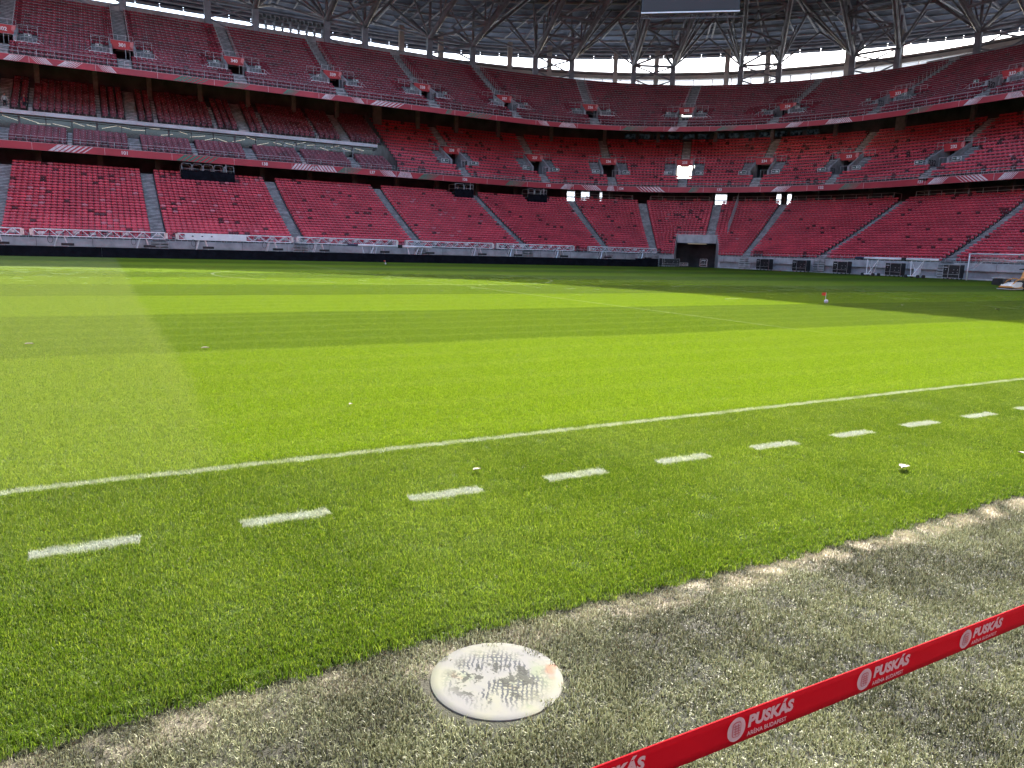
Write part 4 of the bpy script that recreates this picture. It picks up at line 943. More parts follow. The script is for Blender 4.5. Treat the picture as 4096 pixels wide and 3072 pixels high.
# trusses
PAIRS = [(-33.5, -28.0), (-17.8, -12.0), (-2.0, 3.8), (13.6, 19.6), (29.2, 34.7), (44.7, 50.9), (56.1, 59.1), (64.1, 67.15), (72.3, 75.15), (80.55, 83.85), (89.5, 93.5), (101.0, 107.0), (117.0, 123.0)]
mids = [(PAIRS[i][1] + PAIRS[i + 1][0]) / 2 for i in range(len(PAIRS) - 1)]
# radial double beams and single beams under the deck
for k, tm in enumerate(mids):
    for d in (-.5, .5):
        sp = math.dist(rout(tm - .05), rout(tm + .05)) / .1; mb = MB(); a = rp(tm + d / sp, .14, .12); b_ = rp(tm + d / sp, 1.0, .12); mb.tube(a, b_, .17, 4); mb.obj('radial_beam', M['deck_lite'], roof, True)
    for fr_ in (-.27, .27):
        w = (PAIRS[k + 1][0] - PAIRS[k][1]); t_ = tm + w * fr_ * 1.25; mb = MB(); mb.tube(rp(t_, .14, .16), rp(t_, 1.0, .16), .12, 4); mb.obj('radial_beam', M['deck_lite'], roof, True)
for a_, b__ in PAIRS:
    t_ = (a_ + b__) / 2; mb = MB(); mb.tube(rp(t_, .14, .16), rp(t_, 1.0, .16), .12, 4); mb.obj('radial_beam', M['deck_lite'], roof, True)
def part_tube(name, a, b_, r, m, parent, n=8):
    mb = MB(); mb.tube(a, b_, r, n); o = mb.obj(name, m, parent, True, smooth=False); return o
QB = None
where = ['beyond the left edge', 'cut by the left edge', 'first from the left whose foot shows', 'second from the left', 'third from the left', 'fourth from the left', 'at the start of the curved corner', 'directly under the hanging screen', 'just right of the hanging screen', 'second to the right of the screen', 'last but one before the right edge', 'at the right edge', 'beyond the right edge']
def q_on_roof(t, p):                                          # roof parameter q closest to plan point p
    a, b_ = rout(t), rin(t); d = (b_[0] - a[0], b_[1] - a[1]); return ((p[0] - a[0]) * d[0] + (p[1] - a[1]) * d[1]) / (d[0] ** 2 + d[1] ** 2)
for k, (ta, tb) in enumerate(PAIRS):
    ba, bb = (*rim(ta), 30.2), (*rim(tb), 30.2)
    tr = thing('roof_truss', 'twin dark steel roof trusses on the rim, ' + where[k], 'roof truss', ((ba[0] + bb[0]) / 2, (ba[1] + bb[1]) / 2, 30.2), 0, 'roof trusses along the rim')
    def up_z(p, z): return (p[0], p[1], z)
    nodeA = up_z(ba, 32.6); nodeB = up_z(bb, 32.6)
    ph = max(0, min(90, ((ta + tb) / 2 - 50) / 42 * 90)) * .88; dv = Vector((-math.sin(R_(ph)), -math.cos(R_(ph)), 0))
    def zr(t_, s_):                                            # deck level s_ metres inward of the rim
        o_, i_ = radial(t_); p_ = rim(t_); e_ = math.dist(o_, p_); L_ = math.dist(o_, i_); return ZO + (ZI - ZO) * min(1.0, (e_ + s_) / L_)
    def at(b0, t_, s_, dz): return Vector((b0[0], b0[1], 0)) + dv * s_ + Vector((0, 0, zr(t_, s_) + dz))
    for t_, b0, nd in ((ta, ba, nodeA), (tb, bb, nodeB)):
        mb = MB(); mb.box((b0[0], b0[1], 31.0), (.8, .6, 3.2), T3.ang(t_)); mb.obj('pedestal', M['steel_dark'], tr, True)
        e = at(b0, t_, 19, -.3); part_tube('lower_chord', nd, e, .38, M['steel_dark'], tr)
        part_tube('inner_chord', e, at(b0, t_, 34, -.5), .26, M['steel_dark'], tr); part_tube('upper_chord', at(b0, t_, -8, -.1), at(b0, t_, 34, .1), .22, M['steel_dark'], tr)
        part_tube('post', nd, at(b0, t_, .2, -.1), .20, M['steel_dark'], tr); part_tube('back_strut', nd, at(b0, t_, -8, -.1), .24, M['steel_dark'], tr)
        for f_, s_ in ((.22, 4.2), (.45, 8.5), (.70, 13.0)):
            lo = Vector(nd).lerp(e, f_); part_tube('web', lo, at(b0, t_, s_, -.1), .13, M['steel_dark'], tr, 6)
            part_tube('web', lo, at(b0, t_, s_ + 3.4, -.1), .13, M['steel_dark'], tr, 6)
    # fans to the radial double beams either side and to the middle of the pair
    for t_, nd, side in ((ta, nodeA, -1), (tb, nodeB, 1)):
        j = k - 1 if side < 0 else k
        tm = mids[j] if 0 <= j < len(mids) else t_ + side * 5
        for qd, r in ((.16, .15), (.30, .17), (.44, .15)): part_tube('fan_strut', nd, rp(tm, qd, .0), r, M['steel_dark'], tr, 6)
        tw = t_ + (tm - t_) * .5
        for qd in (.22, .36): part_tube('fan_strut', nd, rp(tw, qd, .0), .13, M['steel_dark'], tr, 6)
        tc = (ta + tb) / 2
        for qd in (.18, .34): part_tube('fan_strut', nd, rp(tc, qd, .0), .13, M['steel_dark'], tr, 6)
    # lacing of the pair: horizontals and diagonals along the lower chords
    ea, eb = at(ba, ta, 19, -.3), at(bb, tb, 19, -.3); na, nb = Vector(nodeA), Vector(nodeB)
    fr_ = [0, .30, .55, .80, 1.0]
    for i, f_ in enumerate(fr_):
        p, q = na.lerp(ea, f_), nb.lerp(eb, f_); part_tube('tie', p, q, .19, M['steel_dark'], tr)
        if i: p0, q0 = na.lerp(ea, fr_[i - 1]), nb.lerp(eb, fr_[i - 1]); part_tube('diagonal', (p0 if i % 2 else q0), (q if i % 2 else p), .17, M['steel_dark'], tr)
    # cross bracing at the base
    la, lb = up_z(ba, 30.4), up_z(bb, 30.4)
    part_tube('cross_brace', nodeA, lb, .13, M['steel_dark'], tr, 6); part_tube('cross_brace', la, nodeB, .13, M['steel_dark'], tr, 6)
    mc = ((ba[0] + bb[0]) / 2, (ba[1] + bb[1]) / 2, 29.3); part_tube('cross_brace', la, mc, .12, M['steel_dark'], tr, 6); part_tube('cross_brace', lb, mc, .12, M['steel_dark'], tr, 6)
# circumferential lattice between the trusses, hung under the deck
for qd in (.30, .44, .60, .80):
    for k in range(len(PAIRS) - 1):
        t0_, t1_ = PAIRS[k][1], PAIRS[k + 1][0]; n = 4; mb = MB()
        for i in range(n):
            a = t0_ + (t1_ - t0_) * i / n; b_ = t0_ + (t1_ - t0_) * (i + 1) / n; m_ = (a + b_) / 2
            mb.tube(rp(a, qd, -.1), rp(m_, qd - .035, -.15), .09, 5); mb.tube(rp(m_, qd - .035, -.15), rp(b_, qd, -.1), .09, 5); mb.tube(rp(a, qd, -.1), rp(b_, qd, -.1), .09, 5)
        mb.obj('lattice_brace', M['steel_dark'], roof, True)
# the rest of the ring, behind and left of the camera
def mir(p, sx, sy): return (27.6 - p[0] if sx else p[0], 78.91 - p[1] - (2.5 if sy else 0) if sy else p[1], p[2])
for sx, sy in ((1, 0), (0, 1), (1, 1)):
    mb = MB(); S = stations(13.8, 92 + 18.545, st=4.0)
    for a, b_ in zip(S[:-1], S[1:]):
        if sx and not sy and a < 67: continue
        for q0, q1 in ((0, .5), (.5, 1)):
            for dz in (.55, 1.4): mb.quad(mir(rp(a, q0, dz), sx, sy), mir(rp(b_, q0, dz), sx, sy), mir(rp(b_, q1, dz), sx, sy), mir(rp(a, q1, dz), sx, sy))
    mb.obj('deck_panel', M['deck'], roof, True)
home = thing('near_stand', 'rest of the red seating bowl behind and left of the camera', 'seating tier', (14, -3, 0))
for T_, nm in ((T1, 'lower_slope'), (T2, 'middle_slope'), (T3, 'upper_slope')):
    for sx, sy in ((1, 0), (0, 1), (1, 1)):
        mb = MB(); S = stations(13.8, 92 + 18.545, st=3.0)
        for a, b_ in zip(S[:-1], S[1:]):
            if sx and not sy and a < 27.6 - TMIN: continue
            for k in range(T_.rows):
                z = T_.rowz(k) + .8; zn = T_.rowz(k + 1) + .8; pa, pb, pc, pd = T_.xy(a, k / T_.rows), T_.xy(b_, k / T_.rows), T_.xy(b_, (k + 1) / T_.rows), T_.xy(a, (k + 1) / T_.rows)
                mb.quad(mir((*pa, z - .35), sx, sy), mir((*pb, z - .35), sx, sy), mir((*pb, z), sx, sy), mir((*pa, z), sx, sy)); mb.quad(mir((*pa, z), sx, sy), mir((*pb, z), sx, sy), mir((*pc, z), sx, sy), mir((*pd, z), sx, sy))
        mb.obj(nm, M['red'], home, True)
# outer ring beam and translucent facade screen behind the rim
fac = thing('outer_facade', 'pale concrete ring beam over translucent panels behind the rim', 'facade', (95, 105, 28))
ob = curve(64, 62, 1.95)
ribbon(ob, 32.0, 33.1, TMIN, TMAX, 2.0, .6).obj('ring_beam', M['sandbeam'], fac, True); ribbon(curve(63.8, 61.8, 1.95), 32.55, 32.75, TMIN, TMAX, 2.0, .15).obj('beam_ledge', M['concrete_dark'], fac, True)
t = 36.0
while t < 110:
    sp = math.dist(ob(t - .05), ob(t + .05)) / .1; st = 3.2 / sp; ribbon(curve(64.2, 62.2, 1.95), 27.2, 31.95, t + .05 / sp, t + st - .05 / sp, 3.0, .05).obj('panel', M['translucent'], fac, True)
    mb = MB(); mb.box((*ob(t), 29.6), (.16, .16, 4.8), T3.ang(t)); mb.obj('post', M['white'], fac, True); t += st
for k, (ta, tb) in enumerate(PAIRS[5:-3]):
    for t_ in (ta - .4, tb - .4): mb = MB(); p = ob(t_); mb.box((p[0], p[1], 32.4), (.8, .6, 9.0), T3.ang(t_)); mb.obj('column', M['sandbeam'], fac, True)

# catwalk with lamps in the gap above the rim
gan = thing('lighting_gantry', 'dark lamp catwalk in the bright gap at the rim above entrance 339', 'gantry', (24.4, 110.2, 30))
mb = MB()
for z in (30.35, 31.0, 31.6):
    for y in (109.9, 110.9): mb.tube((19.9, y, z), (29.0, y, z), .06, 6)
mb.obj('guard_rail', M['steel_dark'], gan, True)
for i in range(9): mb = MB(); x = 20.1 + i * 1.1; mb.box((x, 110.4, 30.9), (.10, 1.1, 1.5)); mb.obj('frame', M['steel_dark'], gan, True)
for i in range(16): mb = MB(); mb.cbox((20.3 + i * .56, 109.7, 31.85 + .15 * (i % 2)), (.38, .4, .42), .04); mb.obj('lamp', M['blackbox'], gan, True)

# hanging video screen
vsn = thing('video_screen', 'dark rectangular video screen hanging under the roof at the top edge', 'screen', (56.3, 64.6, 26.9), R_(52) + math.pi / 2)
mb = MB(); mb.cbox((0, 0, 4.3), (10.2, 1.0, 8.2), .05); mb.obj('casing', M['blackbox'], vsn)
mb = MB(); mb.box((0, .515, 4.3), (9.9, .03, 7.9)); mb.obj('display', M['screen'], vsn)
mb = MB(); mb.box((0, .42, .10), (10.25, .25, .12)); mb.obj('lower_trim', M['white'], vsn)
mb = MB()
for i in range(8):
    x0 = -5 + i * 10 / 8; mb.tube((x0, 0, -.35), (x0 + 10 / 8, 0, -.35), .05, 5); mb.tube((x0, .3, .0), (x0 + 10 / 16, 0, -.35), .035, 5); mb.tube((x0 + 10 / 16, 0, -.35), (x0 + 10 / 8, .3, .0), .035, 5)
mb.obj('lower_frame', M['steel_dark'], vsn)
mb = MB()
for x in (-4.5, 0, 4.5): mb.tube((x, 0, 8.3), (x, 0, 12.3), .12, 6)
mb.obj('hanger', M['steel_dark'], vsn)

# ------------------------------------------------------------------ LED board along the far touchline
ad = thing('advertising_board', 'long unlit black perimeter board along the far touchline', 'board', (20, 74.67, 0))
for i in range(11):
    x0 = -24 + i * 7.9; x1 = min(x0 + 7.9, 62.3); 
    if x0 >= 62.3: break
    mb = MB(); mb.cbox(((x0 + x1) / 2, 74.75, .435), (x1 - x0 - .012, .16, .87), .012); mb.obj('panel', M['black'], ad, True)
    mb = MB(); mb.box(((x0 + x1) / 2, 75.15, .25), (.08, .7, .5)); mb.tube(((x0 + x1) / 2, 74.85, .8), ((x0 + x1) / 2, 75.5, .05), .03, 5); mb.obj('stay', M['rail'], ad, True)
mb = MB(); mb.cbox((61.2, 75.3, .52), (3.4, .5, 1.02), .02); mb.obj('end_unit', M['black'], ad, True)

# ------------------------------------------------------------------ lighting-rig trusses
def light_rig(L):
    o = thing('grow_light_rig', 'x', 'light rig')
    mb = MB(); h, w = .58, .62
    for y in (-w / 2, w / 2):
        for z in (1.76, 1.76 + h): mb.box((0, y, z), (L, .055, .085 if y > 0 else .075))
    mb.obj('chords', M['alu_paint'], o)
    mb = MB(); n = int(L / .62)
    for i in range(n):
        x0 = -L / 2 + L * i / n; x1 = x0 + L / n; 
        for y in (-w / 2, w / 2):
            a, b_ = (1.76, 1.76 + h) if i % 2 else (1.76 + h, 1.76); mb.tube((x0, y, a), (x1, y, b_), .026, 5)
        mb.tube((x0, -w / 2, 1.76), (x0, w / 2, 1.76), .02, 5); mb.tube((x0, -w / 2, 1.76 + h), (x0, w / 2, 1.76 + h), .02, 5)
    mb.obj('lacing', M['alu_paint'], o)
    mb = MB()
    for s in (-1, 1):
        for y in (-w / 2, w / 2): mb.box((s * (L / 2 - .03), y, 1.76 + h / 2), (.08, .07, h))
        mb.box((s * (L / 2 + .12), 0, 1.76 + h / 2), (.16, w * .8, h * .9))
    mb.obj('end_frame', M['alu'], o)
    # lamp housings inside
    mb = MB(); k = int(L / 1.3)
    for i in range(k): mb.cbox((-L / 2 + L * (i + .5) / k, .05, 2.02 + .05 * (i % 3)), (.5, .42, .24), .03)
    mb.obj('lamp_housing', M['lamp_body'], o)['kind'] = 'stuff'
    for sx in (-.30, .32):
        xb = sx * L; mb = MB()
        for dx, y in ((-.75, .25), (.75, .25), (-.75, -.25), (.75, -.25)): mb.tube((xb + dx * .35, y, 1.74), (xb + dx, y * 1.6, .12), .05, 6)
        mb.tube((xb - .75, .4, .12), (xb + .75, .4, .12), .05, 6); mb.tube((xb - .75, -.4, .12), (xb + .75, -.4, .12), .05, 6); mb.obj('leg_frame', M['alu'], o)
        mb = MB()
        for dx in (-.75, .75):
            for y in (-.4, .4): mb.tube((xb + dx, y - .06, .14), (xb + dx, y + .06, .14), .14, 10)
        mb.obj('wheels', M['rubber'], o)
        mb = MB(); mb.cbox((xb + .5, -.45, 1.05), (1.0, .3, .22), .02); mb.obj('control_box', M['blackbox'], o)
        mb = MB(); mb.path([(xb + .2 * math.cos(a) - .8, -.42, 1.45 + .32 * math.sin(a)) for a in np.linspace(0, 6.28, 14)], .018, 5); mb.obj('cable_loop', M['cable'], o)
    return o
M['lamp_body'] = mat('lamp_body', (.55, .56, .58), .35, metal=.3, var=.35, scale=2.0)
rigs = [(-20.0, -6.2), (-5.5, 5.0), (6.1, 16.7), (17.4, 27.9), (29.2, 39.7), (40.4, 51.1), (52.8, 65.0)]
wr = ['leftmost white truss light rig, cut by the picture edge, above the black board', 'white truss light rig in front of the leftmost full red block', 'white truss light rig with a smooth white cover over its left half', 'white truss light rig third from the left behind the white boom', 'white truss light rig in front of the fourth stair from the left', 'white truss light rig fifth along the far side, second from the right', 'rightmost white truss light rig, standing alone near the end of the black board']
proto = light_rig(10.55); 
for i, (a, b_) in enumerate(rigs):
    o = proto if i == 0 else dup(proto, (0, 0, 0), 0)
    o.location = ((a + b_) / 2 if i else b_ - 5.4, 77.45, 0); o.rotation_euler = (0, 0, 0); o['label'] = wr[i]; o['group'] = 'light rigs behind the black board'
    if i == 2:
        mb = MB(); mb.cbox((-1.9, -.34, 2.05), (5.6, .06, .66), .02); mb.obj('white_cover', M['white'], o)
        mb = MB(); [mb.cbox((-4.0 + q * .85, -.375, 2.10), (.16, .02, .09), .008) for q in range(3)]; mb.obj('cover_slot', M['black'], o)

# white spray booms on wheeled V legs
def boom(name, label, L, loc, rz):
    o = thing(name, label, 'irrigation boom', loc, rz, 'white booms on wheeled V legs')
    mb = MB(); mb.tube((-L / 2, 0, 1.82), (L * .08, 0, 1.80), .115, 12); mb.tube((L * .14, 0, 1.80), (L / 2, 0, 1.78), .125, 12); mb.obj('boom_tube', M['white'], o, smooth=True)
    mb = MB(); mb.cbox((L * .11, 0, 1.80), (.42, .34, .36), .04); mb.obj('joint_box', M['rubber'], o)
    mb = MB(); mb.tube((-L / 2 - .01, 0, 1.822), (-L / 2 + 1.05, 0, 1.822), .12, 12); mb.obj('end_sleeve', M['navy'], o)
    me = text_mesh('SGL-SYSTEM.COM', .13, M['navy'], 0, 0, .003); me.transform(Matrix.Translation((L * .36, -.128, 1.79)) @ Matrix.Rotation(math.pi / 2, 4, 'X')); link('lettering', me, o)
    for xs in (-.30, .24):
        xb = xs * L; mb = MB()
        for (x0, x1, y1) in ((-.40, .0, -.45), (.95, .15, -.45), (-.36, .0, .45), (.95, .15, .45)): mb.tube((xb + x0, 0, 1.75), (xb + x1, y1, .22), .032, 6)
        mb.tube((xb - .45, -.45, .20), (xb + .75, -.45, .20), .05, 6); mb.tube((xb - .45, .45, .20), (xb + .75, .45, .20), .05, 6); mb.tube((xb + .05, -.45, .2), (xb + .05, .45, .2), .05, 6); mb.obj('leg_frame', M['white'], o)
        mb = MB()
        for dx in (-.45, .75):
            for y in (-.45, .45): mb.tube((xb + dx, y - .09, .16), (xb + dx, y + .09, .16), .16, 12)
        mb.obj('wheels', M['rubber'], o)
    mb = MB(); mb.cbox((.24 * L + .3, .1, .55), (.55, .35, .7), .03); mb.obj('motor_box', M['offwhite'], o)
    return o
M['navy'] = mat('navy_print', (.02, .025, .06), .5)
boom('spray_boom', 'white boom on wheeled V legs standing before the right-hand wall', 8.9, (69.6, 46.7, 0), -math.pi / 2)
boom('spray_boom', 'white boom lying in front of the light rigs behind the black board', 9.4, (26.9, 76.1, -.12), 0)

# ------------------------------------------------------------------ flight cases
def case(label, W, H, D, loc, rz, div=.33, text=True):
    o = thing('flight_case', label, 'flight case', loc, rz, 'black flight cases')
    mb = MB(); mb.cbox((0, 0, .14 + H / 2), (W, D, H), .015); mb.obj('box', M['blackbox'], o)
    mb = MB(); y = -D / 2 - .004; z0 = .14
    for x in (-W / 2, -W / 2 + W * div, W / 2): mb.box((x * .985, y, z0 + H / 2), (.022, .014, H))
    for z in (z0, z0 + H * .27, z0 + H): mb.box((0, y - .003, z if z < z0 + H else z - .012), (W, .014, .02))
    mb.obj('edge_trim', M['alu'], o)
    mb = MB()
    for x, z in ((-.34, .62), (-.34 + .14, .36), (.15, .62), (.38, .62), (.12, .40), (.38, .40)): mb.cbox((x * W, y - .006, z0 + H * z), (.10, .02, .08), .008)
    mb.obj('latch', M['latch'], o)
    if text: mb = MB(); mb.box((-W / 2 + W * div * .5, y - .005, z0 + H * .80), (W * div * .62, .006, H * .035)); mb.obj('stencil', M['white'], o)
    mb = MB()
    for x in (-W * .42, -W * .15, W * .15, W * .42):
        for yy in (-D * .38, D * .38): mb.tube((x, yy - .025, .06), (x, yy + .025, .06), .06, 8); mb.box((x, yy, .11), (.05, .05, .08))
    mb.obj('castors', M['rubber'], o); return o
M['latch'] = mat('latch_steel', (.30, .30, .30), .5, metal=.5)
for v0, v1, lab in ((66.2, 64.15, 'black flight case on castors nearest the tunnel along the right-hand wall'), (60.65, 58.65, 'second black flight case from the tunnel, beside the first wall steps'), (55.05, 53.2, 'middle black flight case along the right-hand wall, left of the white boom'), (48.7, 46.95, 'black flight case standing between the V legs of the white boom'), (42.6, 41.0, 'rightmost black flight case, beside the goal post')):
    case(lab, abs(v0 - v1) * 1.0, 1.25, .75, (71.5, (v0 + v1) / 2, 0), -math.pi / 2)
case('low wide black flight case at the end of the black board', 2.6, .95, .8, (65.6, 76.0, 0), -.2, .1, False)
case('small low flight case with white edges at the tunnel mouth', 1.05, .42, .6, (68.9, 76.9, 0), -.6, .4, False)
case('small upright flight case with pale frame inside the tunnel mouth', .95, 1.0, .7, (71.6, 76.0, 0), -.7, .98, True)

# ------------------------------------------------------------------ goal with folded net
goal = thing('goal', 'white football goal with its net hitched up, by the right-hand wall', 'goal', (70.5, 39.9, 0), -math.pi / 2)
GW, GH = 7.32, 2.44
for x in (0, GW): mb = MB(); mb.tube((x, 0, 0), (x, 0, GH), .06, 12); mb.obj('post', M['white'], goal, smooth=True)
mb = MB(); mb.tube((-.06, 0, GH), (GW + .06, 0, GH), .06, 12); mb.obj('crossbar', M['white'], goal, smooth=True)
mb = MB()
for x in (0, GW): mb.path([(x, 0, .95), (x, .55, .95), (x, 1.5, 1.5)], .02, 5); mb.path([(x, 0, GH - .05), (x, .5, 1.0)], .015, 5)
mb.obj('net_support', M['rail'], goal)
nb_ = MB(); nx, ny = 56, 10
def netp(u, v):     # hitched bundle hanging below and behind the bar
    x = u * GW; sag = .12 * math.sin(u * 9) + .05 * math.sin(u * 23); e = min(1, u / .14, (1 - u) / .14)
    zlo = .95 + (1.72 - .95) * (e ** .8); return (x, .45 + .8 * (1 - e) * .4 + .25 * math.sin(v * 3.0 + u * 5), zlo + v * .30 + sag * .3)
for i in range(nx + 1):
    for j in range(ny):
        u = i / nx; nb_.tube(netp(u, j / ny), netp(min(1, u + .012), (j + 1) / ny), .007, 3, cap=False)
for j in range(ny + 1):
    for i in range(nx): nb_.tube(netp(i / nx, j / ny), netp((i + 1) / nx, j / ny), .007, 3, cap=False)
nb_.obj('net_bundle', M['net'], goal)
nb_ = MB()
for i in range(60):
    u = i / 59; a = (u * GW, 0.02, GH - .05); b_ = netp(u, 1); nb_.tube(a, b_, .0035, 3, cap=False)
for j in range(1, 6):
    for i in range(30): f_ = j / 6; a = Vector((i / 30 * GW, .02, GH - .05)).lerp(Vector(netp(i / 30, 1)), f_); c = Vector(((i + 1) / 30 * GW, .02, GH - .05)).lerp(Vector(netp((i + 1) / 30, 1)), f_); nb_.tube(a, c, .0035, 3, cap=False)
nb_.obj('net', M['net'], goal)

# ------------------------------------------------------------------ marker flags
def flag(label, loc, s=1.0, rz=0):
    o = thing('marker_flag', label, 'flag', loc, rz, 'small flags on the pitch')
    mb = MB(); mb.tube((0, 0, .02), (0, 0, .40 * s), .008, 6); mb.obj('stick', M['white'], o)
    mb = MB(); mb.add([(0, .003, .40 * s), (-.15 * s, .01, .385 * s), (-.15 * s, .0, .29 * s), (0, -.003, .28 * s), (0, .008, .40 * s), (-.15 * s, .015, .385 * s), (-.15 * s, .005, .29 * s), (0, .002, .28 * s)], [(0, 1, 2, 3), (7, 6, 5, 4), (0, 4, 5, 1), (2, 6, 7, 3)]); mb.obj('cloth', M['orange'], o)
    mb = MB(); mb.lathe([(0, 0), (.05, .005), (.068, .04), (.072, .09), (.055, .13), (0, .145)], 12, (.03, 0, 0)); mb.obj('base', M['offwhite'], o, smooth=True); return o
flag('small red flag with white base at the edge of the shade on the right', (23.05, 18.0, .01), 1.0, -.5)
flag('tiny orange flag with white base far off before the black board', (22.46, 65.1, .01), .9, -.5)

# ------------------------------------------------------------------ people
def skin_body(name, joints, edges, radii, mats, parent, root=0, sub=1):
    me = bpy.data.meshes.new(name); me.from_pydata([tuple(j) for j in joints], edges, []); o = link(name, me, parent); me.materials.append(mats)
    sm = o.modifiers.new('skin', 'SKIN'); 
    if not me.skin_vertices: me.attributes
    lay = me.skin_vertices[0] if me.skin_vertices else None
    if lay is None: return o
    for i, r in enumerate(radii): lay.data[i].radius = (r, r) if not isinstance(r, tuple) else r; lay.data[i].use_root = (i == root)
    ss = o.modifiers.new('sub', 'SUBSURF'); ss.levels = sub; ss.render_levels = sub; return o
def blob(c, r, n=12, m=8):
    mb = MB(); mb.lathe([(r[0] * math.sin(math.pi * i / m), -r[2] * math.cos(math.pi * i / m)) for i in range(m + 1)], n); mb.v = [(c[0] + x, c[1] + y * r[1] / r[0], c[2] + z) for x, y, z in mb.v]; return mb
def tapered(mb, pts, rad, n=10):
    """one continuous tapered tube through pts"""
    P = [Vector(p) for p in pts]; rings = []
    for i, p in enumerate(P):
        d = (P[min(i + 1, len(P) - 1)] - P[max(i - 1, 0)]).normalized(); u = d.orthogonal().normalized() if abs(d.x) > .9 else d.cross(Vector((1, 0, 0))).normalized(); w = d.cross(u)
        r = rad[i] if isinstance(rad[i], tuple) else (rad[i], rad[i]); rings.append([p + u * math.cos(2 * math.pi * k / n) * r[0] + w * math.sin(2 * math.pi * k / n) * r[1] for k in range(n)])
    b0 = len(mb.v); vs_ = [v for r in rings for v in r]; fs = []
    for i in range(len(P) - 1):
        for k in range(n): fs.append((i * n + k, i * n + (k + 1) % n, (i + 1) * n + (k + 1) % n, (i + 1) * n + k))
    fs.append(tuple(range(n))[::-1]); fs.append(tuple((len(P) - 1) * n + k for k in range(n))); mb.add(vs_, fs)
def person(label, loc, rz, top, legs, lean=0.0, hands=None, top2=None, H=1.76, stride=.12):
    """+x = facing direction.  Body is one mesh (voxel-remeshed union); clothes by height via material index"""
    o = thing('person', label, 'person', loc, rz); s = H / 1.76
    L = lambda x, z: (x + (z - .95) * math.tan(lean) if z > .95 else x)
    pv = (0, 0, .95); ch = (L(0, 1.30), 0, 1.30); nk = (L(0, 1.50), 0, 1.50); hd = (L(.03, 1.64), 0, 1.64)
    hands = hands or [(.12, .26, .80), (.10, -.26, .80)]
    mb = MB()
    tapered(mb, [(0, 0, .86), (0, 0, 1.0), (L(0, 1.12), 0, 1.12), ch, (L(0, 1.42), 0, 1.42), (L(0, 1.48), 0, 1.48), nk, (L(.01, 1.56), 0, 1.56)], [(.15, .11), (.165, .115), (.15, .10), (.185, .12), (.19, .10), (.10, .075), (.062, .06), (.055, .055)], 14)
    for sgn, dx in ((1, stride), (-1, -stride)):
        tapered(mb, [(0, .09 * sgn, .95), (dx * .35, .10 * sgn, .72), (dx * .55 + .02, .10 * sgn, .50), (dx * .8, .105 * sgn, .30), (dx, .11 * sgn, .09)], [.10, .088, .062, .058, .042], 10)
        tapered(mb, [(dx - .06, .11 * sgn, .05), (dx + .03, .11 * sgn, .055), (dx + .14, .115 * sgn, .04), (dx + .20, .115 * sgn, .03)], [.045, .05, .04, .022], 8)
    bod = mb.mesh('body', [legs, top, M['skin']]); ob = link('body', bod, o)
    arms = []
    for sgn, h in zip((1, -1), hands):
        sh = Vector((L(0, 1.43), .19 * sgn, 1.43)); hv = Vector(h); mid = (sh + hv) / 2 + Vector((-.07, .07 * sgn, -.05)); a = MB(); tapered(a, [sh + Vector((0, -.07 * sgn, .01)), sh, sh.lerp(mid, .5), mid, mid.lerp(hv, .5), hv], [.07, .062, .052, .046, .040, .032], 10)
        base = len(mb.v); mb.add(a.v, a.f)
        # palm and five fingers
        d = (hv - mid).normalized(); sd = d.cross(Vector((0, 0, 1))).normalized(); g = MB(); tapered(g, [hv - d * .02, hv + d * .05, hv + d * .09], [(.028, .02), (.042, .018), (.038, .014)], 8)
        for q, (off, ln) in enumerate(((-.028, .065), (-.010, .078), (.010, .074), (.028, .058))):
            p0 = hv + d * .085 + sd * off; p1 = p0 + d * ln * .5 + Vector((0, 0, -.008)); p2 = p1 + d * ln * .35 + Vector((0, 0, -.028)); tapered(g, [p0, p1, p2], [.0095, .009, .007], 6)
        p0 = hv + d * .02 + sd * (-.035); tapered(g, [p0, p0 + d * .03 - sd * .022, p0 + d * .06 - sd * .025], [.011, .010, .008], 6)
        g.obj('hand', M['skin'], o, smooth=True)
    ob.data = mb.mesh('body', [legs, top, M['skin']])
    rm = ob.modifiers.new('join', 'REMESH'); rm.mode = 'VOXEL'; rm.voxel_size = .018; rm.use_smooth_shade = True
    dg = bpy.context.evaluated_depsgraph_get(); me = bpy.data.meshes.new_from_object(ob.evaluated_get(dg)); ob.modifiers.clear(); me.materials.clear()
    [me.materials.append(m) for m in (legs, top, M['skin'], top2 or top)]
    for f in me.polygons:
        c = f.center; f.use_smooth = True
        f.material_index = 2 if (c.z > 1.515 and abs(c.y) < .10) else (1 if (c.z > .97 or abs(c.y) > .20) else 0)
        if top2 and c.z > .97 and abs(c.y) < .065 and c.x > L(0, c.z) + .06 and c.z < 1.45: f.material_index = 3
    ob.data = me
    h = Vector(hd); hb = blob(h, (.098, .078, .125), 14, 10); hm = hb.mesh('head', M['skin'], True); link('head', hm, o)
    fb = MB(); 
    tapered(fb, [h + Vector((.085, 0, .02)), h + Vector((.118, 0, -.015)), h + Vector((.09, 0, -.03))], [.010, .016, .012], 6)
    for sgn in (1, -1): tapered(fb, [h + Vector((-.005, .072 * sgn, .025)), h + Vector((-.012, .086 * sgn, .0)), h + Vector((-.005, .074 * sgn, -.03))], [.014, .020, .010], 6)
    fb.obj('nose_and_ears', M['skin'], o, smooth=True)
    eb = MB(); [eb.box((h.x + .087, .032 * sgn, h.z + .015), (.012, .022, .010)) for sgn in (1, -1)]; eb.box((h.x + .088, 0, h.z - .06), (.012, .045, .008)); eb.obj('eyes_and_mouth', M['hair'], o)
